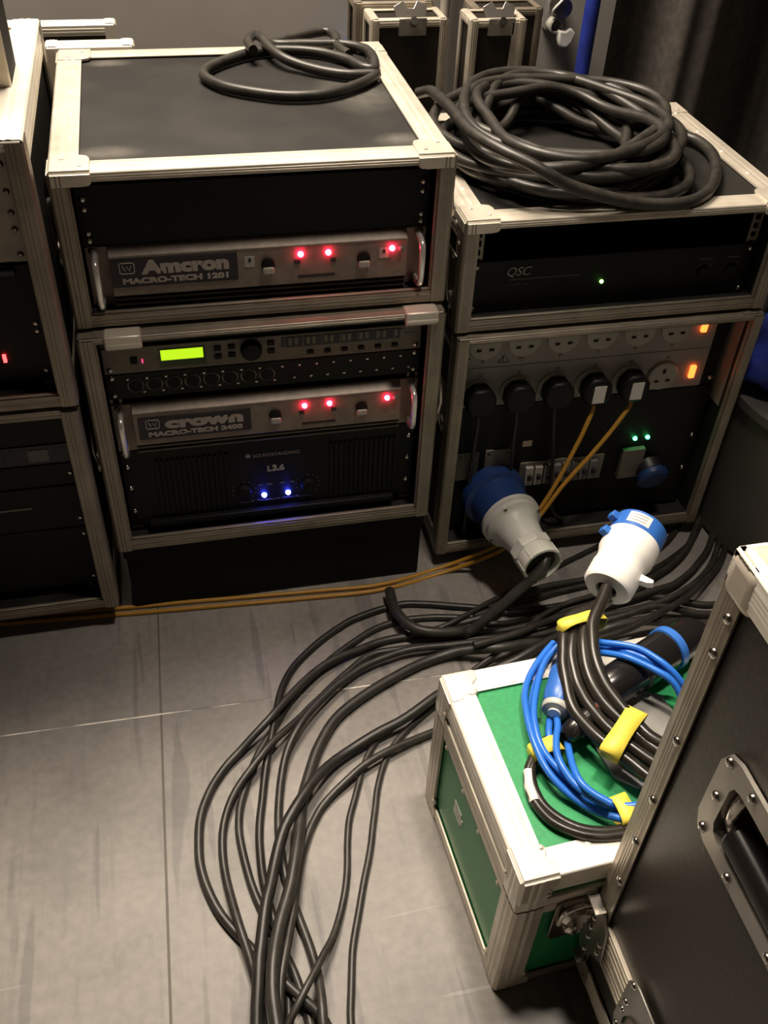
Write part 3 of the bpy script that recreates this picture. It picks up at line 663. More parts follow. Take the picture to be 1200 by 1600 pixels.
# ------------------------------------------------------------------ cables (centre lines in tenths of a millimetre)
CAB = {
'D': (0.006, [10750, -1940, 60, 10500, -1940, 60, 10240, -1890, 60, 10000, -1770, 60, 9750, -1650, 60, 9500, -1550, 60, 9260, -1500, 60, 8990, -1480, 60, 8710, -1480, 60, 8410, -1490, 60, 8140, -1510, 60, 7860, -1550, 60, 7580, -1590, 60, 7300, -1620, 60, 7020, -1650, 60, 6740, -1680, 60, 6470, -1680, 60, 6220, -1620, 60, 5980, -1510, 60, 5750, -1400, 60, 5500, -1340, 60, 5240, -1290, 60, 4990, -1270, 60, 4730, -1260, 60, 4480, -1290, 60, 4230, -1350, 60, 3980, -1460, 60, 3740, -1600, 60, 3510, -1740, 60, 3280, -1900, 60, 3070, -2070, 60, 2860, -2230, 60, 2650, -2420, 60, 2480, -2620, 60, 2320, -2840, 60, 2170, -3060, 60, 1980, -3330, 60, 1810, -3580, 60, 1690, -3810, 60, 1590, -4050, 60, 1490, -4290, 60, 1420, -4520, 60, 1380, -4820, 60, 1390, -5110, 60, 1420, -5400, 60, 1460, -5680, 60, 1520, -5940, 60, 1600, -6210, 60, 1690, -6470, 60, 1780, -6720, 60, 1870, -7010, 60, 1920, -7260, 60, 1960, -7510, 60, 1980, -7760, 60, 1970, -8030, 60, 1950, -8280, 60, 1930, -8530, 60, 1910, -8800, 60, 1890, -9090, 60, 1870, -9330, 60, 1860, -9590, 60, 1850, -9850, 60, 1840, -10110, 60, 1830, -10360, 60, 1820, -10560, 60]),
'A': (0.0062, [11620, 580, 60, 11410, 330, 60, 11190, 90, 60, 10990, -130, 60, 10780, -330, 60, 10560, -480, 60, 10320, -620, 60, 10070, -750, 60, 9820, -860, 60, 9510, -980, 60, 9270, -1050, 60, 8970, -1160, 60, 8640, -1260, 60, 8330, -1340, 60, 8030, -1390, 60, 7710, -1440, 60, 7440, -1450, 60, 7150, -1460, 60, 6870, -1460, 60, 6610, -1430, 60, 6380, -1340, 60, 6110, -1220, 60, 5880, -1150, 60, 5610, -1070, 60, 5340, -990, 60, 5100, -930, 60, 4830, -880, 60, 4520, -910, 60, 4280, -950, 60, 4020, -1020, 60, 3770, -1100, 60, 3510, -1240, 60, 3270, -1390, 60, 3040, -1560, 60, 2820, -1750, 60, 2630, -1940, 70, 2450, -2210, 100, 2320, -2500, 130, 2230, -2790, 160, 2140, -3080, 170, 2070, -3320, 160, 1990, -3570, 140, 1920, -3800, 110, 1840, -4110, 70, 1770, -4430, 60, 1710, -4680, 60, 1660, -4980, 60, 1640, -5270, 70, 1630, -5570, 90, 1650, -5880, 130, 1680, -6170, 160, 1720, -6440, 180, 1750, -6700, 180, 1760, -6940, 160, 1750, -7220, 110, 1730, -7480, 70, 1700, -7720, 60, 1670, -7970, 60, 1630, -8230, 60, 1600, -8470, 60, 1570, -8730, 60, 1530, -9020, 60, 1490, -9300, 60, 1460, -9550, 60, 1430, -9810, 60, 1390, -10060, 60, 1360, -10300, 60, 1340, -10460, 60]),
'B': (0.0068, [11740, 450, 70, 11560, 150, 70, 11390, -140, 70, 11210, -390, 70, 11000, -630, 70, 10780, -820, 70, 10560, -1000, 80, 10330, -1160, 100, 10090, -1300, 120, 9870, -1410, 140, 9570, -1480, 170, 9270, -1530, 170, 8990, -1580, 160, 8700, -1610, 130, 8420, -1640, 100, 8160, -1660, 80, 7880, -1700, 70, 7590, -1740, 70, 7310, -1770, 70, 7020, -1800, 70, 6740, -1820, 70, 6480, -1840, 70, 6220, -1820, 70, 5910, -1790, 70, 5590, -1730, 70, 5320, -1700, 70, 5080, -1680, 70, 4810, -1660, 70, 4560, -1660, 70, 4310, -1670, 70, 4050, -1730, 80, 3810, -1820, 110, 3540, -1910, 140, 3280, -2020, 170, 3020, -2170, 180, 2790, -2360, 210, 2580, -2560, 240, 2380, -2770, 270, 2200, -2960, 280, 2030, -3130, 270, 1780, -3320, 200, 1540, -3500, 110, 1320, -3690, 80, 1130, -3920, 70, 1000, -4130, 70, 880, -4400, 70, 820, -4640, 70, 790, -4920, 70, 780, -5210, 70, 820, -5500, 70, 900, -5790, 70, 1010, -6060, 70, 1160, -6310, 70, 1320, -6540, 80, 1460, -6780, 130, 1610, -7010, 200, 1750, -7210, 230, 1930, -7430, 220, 2090, -7610, 170, 2210, -7860, 110, 2230, -8130, 70, 2210, -8410, 70, 2190, -8670, 70, 2180, -8930, 70, 2170, -9190, 70, 2170, -9440, 70, 2170, -9690, 70, 2180, -9950, 70, 2180, -10200, 70, 2190, -10450, 70, 2190, -10640, 70]),
'C': (0.0062, [11810, 240, 60, 11650, -10, 60, 11490, -250, 60, 11330, -480, 60, 11140, -730, 70, 10940, -960, 80, 10720, -1160, 90, 10480, -1330, 110, 10250, -1470, 130, 10000, -1600, 150, 9740, -1700, 150, 9480, -1750, 130, 9180, -1790, 100, 8910, -1800, 80, 8650, -1810, 70, 8370, -1820, 60, 8080, -1850, 60, 7800, -1900, 60, 7500, -1950, 60, 7220, -1980, 60, 6950, -2000, 60, 6690, -1980, 60, 6430, -1960, 60, 6170, -1950, 60, 5920, -1930, 60, 5660, -1920, 60, 5410, -1920, 60, 5150, -1910, 60, 4880, -1910, 60, 4630, -1910, 60, 4370, -1910, 60, 4130, -1910, 60, 3890, -1970, 60, 3650, -2130, 60, 3420, -2300, 60, 3190, -2480, 60, 2980, -2660, 60, 2760, -2850, 80, 2560, -3050, 110, 2360, -3240, 170, 2180, -3410, 220, 2000, -3580, 250, 1830, -3760, 240, 1610, -3990, 210, 1410, -4210, 160, 1270, -4440, 110, 1170, -4700, 70, 1120, -4990, 60, 1110, -5310, 60, 1130, -5600, 80, 1170, -5900, 120, 1210, -6170, 170, 1260, -6450, 200, 1310, -6700, 190, 1350, -6970, 140, 1380, -7250, 80, 1390, -7490, 60, 1370, -7790, 60, 1330, -8030, 60, 1280, -8300, 60, 1230, -8550, 60, 1180, -8820, 60, 1120, -9090, 60, 1070, -9330, 60, 1010, -9590, 60, 960, -9840, 60, 910, -10080, 60, 850, -10350, 60]),
'E': (0.0065, [10630, -2170, 70, 10350, -2170, 80, 10050, -2130, 110, 9800, -2060, 160, 9540, -1980, 210, 9300, -1920, 230, 9020, -1940, 230, 8740, -2000, 220, 8470, -2020, 190, 8180, -2020, 170, 7890, -2020, 170, 7600, -2050, 170, 7310, -2090, 170, 7040, -2120, 170, 6790, -2130, 170, 6470, -2120, 170, 6170, -2110, 170, 5930, -2100, 170, 5650, -2080, 170, 5360, -2070, 170, 5090, -2050, 170, 4800, -2040, 180, 4510, -2050, 170, 4230, -2110, 170, 3980, -2170, 160, 3720, -2270, 160, 3480, -2410, 160, 3240, -2570, 180, 3020, -2760, 190, 2810, -2950, 210, 2620, -3150, 220, 2460, -3360, 210, 2320, -3560, 170, 2210, -3780, 120, 2110, -4090, 80, 2050, -4340, 70, 1990, -4640, 60, 1950, -4940, 60, 1940, -5230, 60, 1940, -5510, 60, 1960, -5790, 60, 2000, -6070, 60, 2050, -6340, 60, 2100, -6590, 70, 2140, -6840, 80, 2160, -7090, 120, 2160, -7350, 210, 2140, -7630, 270, 2110, -7880, 250, 2100, -8130, 160, 2090, -8360, 80, 2070, -8600, 90, 2060, -8870, 120, 2050, -9150, 120, 2050, -9410, 80, 2050, -9660, 70, 2050, -9920, 60, 2050, -10170, 60, 2040, -10420, 60, 2040, -10610, 60]),
'L11': (0.0052, [8330, -1400, 160, 8030, -1450, 170, 7740, -1510, 180, 7460, -1600, 190, 7180, -1740, 220, 6900, -1920, 250, 6630, -2110, 260, 6370, -2270, 230, 6120, -2390, 170, 5890, -2480, 110, 5630, -2610, 70, 5410, -2750, 60, 5180, -2910, 50, 4960, -3070, 50, 4740, -3220, 50, 4510, -3370, 50, 4300, -3510, 50, 4090, -3680, 50, 3920, -3850, 50, 3760, -4060, 50, 3640, -4280, 50, 3510, -4580, 50, 3440, -4810, 50, 3340, -5100, 50, 3250, -5390, 50, 3150, -5660, 50, 3040, -5920, 50, 2940, -6180, 50, 2850, -6420, 50, 2760, -6650, 50, 2680, -6880, 50, 2620, -7130, 50, 2560, -7400, 50, 2500, -7660, 50, 2470, -7900, 50, 2450, -8170, 50, 2440, -8440, 50, 2450, -8680, 50, 2460, -8930, 50, 2470, -9220, 50, 2490, -9500, 50, 2510, -9750, 50, 2530, -10020, 50, 2560, -10280, 50, 2580, -10530, 50, 2600, -10730, 50]),
'L10': (0.0052, [5300, -2950, 150, 5050, -3040, 150, 4810, -3120, 140, 4570, -3200, 120, 4330, -3290, 90, 4090, -3390, 70, 3860, -3530, 60, 3680, -3700, 50, 3520, -3900, 50, 3390, -4110, 50, 3280, -4350, 50, 3150, -4640, 50, 3020, -4920, 50, 2950, -5150, 50, 2890, -5410, 50, 2840, -5670, 50, 2770, -5940, 50, 2680, -6190, 50, 2570, -6440, 70, 2440, -6690, 130, 2280, -6920, 220, 2130, -7140, 280, 1990, -7330, 320, 1820, -7550, 300, 1650, -7760, 210, 1570, -7980, 160, 1520, -8210, 110, 1480, -8490, 60, 1450, -8760, 50, 1410, -9030, 50, 1370, -9270, 50, 1330, -9520, 50, 1290, -9780, 50, 1260, -10030, 50, 1220, -10270, 50, 1200, -10420, 50]),
'L9': (0.0062, [5370, -3510, 60, 5130, -3570, 60, 4890, -3640, 60, 4580, -3720, 80, 4340, -3790, 100, 4090, -3870, 130, 3860, -3950, 150, 3630, -4040, 160, 3350, -4170, 150, 3120, -4320, 130, 2890, -4470, 90, 2660, -4660, 70, 2510, -4850, 60, 2380, -5060, 70, 2250, -5340, 80, 2150, -5630, 120, 2070, -5910, 170, 1990, -6200, 210, 1910, -6460, 250, 1830, -6720, 300, 1750, -6960, 330, 1680, -7190, 340, 1630, -7440, 320, 1590, -7680, 300, 1550, -7920, 290, 1510, -8180, 260, 1470, -8450, 210, 1430, -8690, 180, 1390, -8960, 170, 1350, -9200, 160, 1310, -9450, 160, 1270, -9700, 160, 1220, -9960, 160, 1180, -10200, 160, 1150, -10430, 160]),
'L7': (0.009, [10490, -2440, 90, 10200, -2420, 90, 9910, -2380, 100, 9620, -2320, 140, 9330, -2290, 200, 9020, -2260, 270, 8730, -2270, 310, 8470, -2290, 320, 8180, -2310, 290, 7870, -2310, 210, 7610, -2310, 150, 7370, -2310, 120, 7090, -2310, 140, 6840, -2320, 200, 6580, -2360, 270, 6330, -2400, 310, 6060, -2390, 310, 5760, -2310, 250, 5510, -2240, 180, 5250, -2220, 120, 4940, -2270, 90, 4690, -2340, 90, 4450, -2430, 90, 4220, -2530, 90, 3970, -2640, 90, 3720, -2770, 90, 3490, -2900, 90, 3210, -3090, 90, 3010, -3290, 90, 2860, -3500, 90, 2720, -3720, 90, 2610, -3950, 90, 2480, -4250, 100, 2380, -4500, 120, 2300, -4810, 170, 2240, -5070, 220, 2180, -5310, 260, 2090, -5620, 300, 2000, -5910, 320, 1900, -6160, 340, 1790, -6410, 370, 1700, -6670, 400, 1630, -6920, 440, 1580, -7160, 450, 1550, -7440, 460, 1550, -7690, 450, 1550, -7950, 450, 1520, -8190, 430, 1480, -8440, 400, 1440, -8680, 360, 1400, -8950, 340, 1350, -9210, 320, 1310, -9490, 310, 1270, -9740, 310, 1230, -9990, 310, 1190, -10230, 310, 1150, -10450, 310]),
'L8': (0.0085, [7640, -2290, 330, 7380, -2330, 330, 7080, -2410, 340, 6840, -2510, 350, 6580, -2620, 340, 6340, -2700, 300, 6090, -2740, 250, 5840, -2790, 220, 5580, -2880, 240, 5330, -2970, 260, 5090, -3050, 280, 4860, -3140, 280, 4640, -3250, 270, 4370, -3390, 240, 4090, -3510, 210, 3800, -3600, 190, 3520, -3710, 170, 3240, -3830, 140, 2960, -3990, 160, 2780, -4140, 210, 2600, -4320, 270, 2400, -4560, 310, 2210, -4800, 320, 2030, -5040, 290, 1910, -5300, 260, 1810, -5580, 260, 1720, -5860, 280, 1630, -6110, 300, 1560, -6370, 300, 1500, -6620, 290, 1440, -6860, 290, 1390, -7150, 270, 1340, -7410, 240, 1300, -7680, 200, 1250, -7920, 180, 1200, -8160, 170, 1150, -8400, 160, 1100, -8660, 160, 1030, -8940, 150, 970, -9200, 150, 910, -9450, 130, 840, -9690, 120, 780, -9940, 100, 710, -10210, 90, 690, -10320, 80]),
'cable_by_drum_one': (0.006, [11320, 940, 60, 11140, 680, 60, 10960, 430, 60, 10780, 190, 60, 10580, -10, 60, 10350, -200, 60, 10120, -350, 60, 9890, -490, 60, 9670, -610, 60, 9440, -720, 60, 9120, -850, 60, 8820, -940, 60, 8520, -1010, 60, 8210, -1050, 60, 7920, -1080, 60, 7630, -1120, 70, 7320, -1190, 100, 7000, -1270, 130, 6690, -1350, 160, 6400, -1410, 170, 6130, -1460, 180, 5950, -1490, 180]),
'cable_by_drum_two': (0.0065, [11520, 640, 180, 11330, 390, 180, 11150, 130, 180, 10970, -110, 180, 10800, -330, 180, 10600, -530, 170, 10380, -710, 160, 10170, -850, 150, 9960, -970, 140, 9640, -1120, 150, 9420, -1230, 170, 9200, -1330, 190, 8980, -1430, 210, 8640, -1550, 230, 8360, -1630, 230, 8070, -1700, 230, 7800, -1770, 230, 7490, -1850, 260, 7200, -1950, 300, 6900, -2060, 350, 6600, -2180, 390, 6310, -2260, 420, 6040, -2310, 430, 5760, -2350, 440, 5670, -2360, 440]),
'cable_by_drum_three': (0.0065, [11890, 120, 70, 11720, -140, 80, 11550, -410, 90, 11370, -660, 110, 11180, -890, 130, 10960, -1110, 160, 10720, -1300, 190, 10500, -1470, 220, 10260, -1650, 260, 10010, -1820, 300, 9770, -1960, 340, 9540, -2080, 380, 9300, -2180, 400, 9080, -2280, 420, 8800, -2390, 440, 8510, -2500, 450, 8230, -2570, 450, 7960, -2620, 450, 7690, -2660, 460, 7420, -2690, 460, 7160, -2720, 470]),
'cable_by_drum_four': (0.006, [10500, 160, 60, 10280, 0, 60, 10070, -160, 60, 9870, -310, 60, 9560, -510, 60, 9330, -620, 60, 9010, -740, 60, 8690, -830, 60, 8360, -890, 60, 8050, -920, 70, 7720, -960, 110, 7400, -1040, 170, 7090, -1140, 230, 6790, -1270, 270, 6510, -1430, 280, 6240, -1570, 260, 5980, -1620, 230, 5700, -1630, 200, 5430, -1650, 190]),
'K': (0.005, [10120, 240, 50, 9790, 180, 50, 9470, 110, 50, 9140, 0, 50, 8910, -80, 50, 8580, -210, 50, 8240, -340, 50, 7920, -470, 50, 7700, -570, 50, 7380, -730, 60, 7160, -840, 80, 6940, -950, 110, 6710, -1060, 150, 6480, -1180, 200, 6180, -1350, 260, 5890, -1500, 290, 5620, -1620, 300, 5370, -1710, 280, 5120, -1740, 250, 4870, -1730, 210, 4710, -1730, 190]),
'G': (0.0095, [7000, -1470, 1500, 7020, -1710, 1410, 7010, -1840, 1170, 6930, -1820, 870, 6820, -1720, 530, 6680, -1620, 240, 6380, -1720, 230, 6120, -1790, 230, 5860, -1840, 240, 5590, -1870, 270, 5330, -1880, 300, 5070, -1850, 330, 4840, -1760, 340, 4670, -1540, 320, 4570, -1200, 280, 4570, -910, 240, 4590, -640, 210, 4620, -360, 170, 4650, -100, 140, 4670, 160, 120]),
'Y1': (0.0042, [8290, 220, 3320, 8232, 134, 3109, 8155, 61, 2901, 8061, -1, 2701, 7954, -62, 2483, 7854, -113, 2263, 7754, -158, 2034, 7640, -200, 1800, 7510, -241, 1550, 7363, -279, 1298, 7188, -311, 1087, 6985, -351, 937, 6754, -361, 784, 6585, -325, 642, 6412, -235, 453, 6224, -130, 256, 6005, -54, 94, 5740, -47, 7, 5422, -109, -10, 5077, -199, 10, 4733, -278, 35, 4422, -310, 40, 4158, -312, 40, 3891, -296, 40, 3564, -272, 40, 3360, -260, 40, 3118, -246, 40, 2841, -229, 40, 2540, -210, 40, 2225, -189, 40, 1906, -167, 40, 1594, -147, 40, 1298, -127, 40, 1030, -110, 40, 788, -95, 40, 562, -82, 40, 348, -71, 40, 142, -59, 40, -57, -48, 40, -455, -24, 40, -660, -10, 40, -875, 6, 40, -1099, 25, 40, -1326, 44, 40, -1551, 64, 40, -1767, 83, 40, -1969, 101, 40, -2310, 130, 40, -2541, 147, 40, -2754, 159, 40, -2950, 170, 40]),
'Y2': (0.0042, [9010, 220, 3340, 8898, 151, 3147, 8760, 80, 2940, 8607, 20, 2759, 8429, -42, 2563, 8252, -97, 2365, 8075, -141, 2171, 7893, -184, 1960, 7766, -217, 1792, 7637, -252, 1592, 7504, -289, 1383, 7369, -324, 1191, 7233, -358, 1042, 7038, -420, 892, 6817, -454, 751, 6637, -432, 615, 6438, -358, 435, 6218, -267, 246, 5973, -201, 92, 5696, -198, 9, 5378, -255, -8, 5038, -337, 11, 4701, -409, 36, 4393, -441, 40, 4132, -447, 40, 3868, -438, 40, 3543, -420, 40, 3340, -410, 40, 3099, -398, 40, 2824, -383, 40, 2524, -365, 40, 2210, -346, 40, 1892, -326, 40, 1581, -306, 40, 1287, -287, 40, 1020, -270, 40, 779, -255, 40, 554, -241, 40, 341, -227, 40, 137, -214, 40, -259, -187, 40, -660, -160, 40, -873, -145, 40, -1094, -129, 40, -1318, -112, 40, -1539, -96, 40, -1753, -80, 40, -1953, -65, 40, -2290, -40, 40, -2521, -24, 40, -2739, -11, 40, -2940, 0, 40]),
'S': (0.008, [4630, 4100, 8070, 4520, 4480, 8070, 4550, 4760, 8070, 4580, 5040, 8070, 4510, 5370, 8070, 4230, 5310, 8070, 3940, 5150, 8070, 3690, 4970, 8070, 3460, 4780, 8070, 3630, 4700, 8070, 3920, 4710, 8070, 4180, 4690, 8070, 4440, 4670, 8070, 4690, 4610, 8070, 4970, 4320, 8070, 4990, 3840, 8070, 4950, 3590, 8070, 4890, 3340, 8070, 4730, 3430, 8070, 4610, 3750, 8070, 4450, 3980, 8070, 4250, 4190, 8070, 4030, 4320, 8070, 3790, 4390, 8070, 3470, 4430, 8070, 3230, 4390, 8070, 2990, 4290, 8070, 2750, 4110, 8070, 2510, 3900, 8070, 2280, 3620, 8070, 2200, 3330, 8070, 2270, 3080, 8070, 2460, 2780, 8070, 2700, 2580, 8070, 2970, 2420, 8070, 3220, 2300, 8070, 3490, 2250, 8070, 3770, 2260, 8070, 4000, 2330, 8070, 4240, 2460, 8070, 4530, 2680, 8070, 4710, 2870, 8070, 4870, 3070, 8070, 4740, 3110, 8070, 4440, 3110, 8070, 4150, 3260, 8070, 3930, 3410, 8080, 3710, 3590, 8100, 3520, 3740, 8140, 3400, 3960, 8170, 3330, 4200, 8190, 3260, 4550, 8210, 3170, 4790, 8210, 3010, 4420, 8210, 3050, 3990, 8210]),
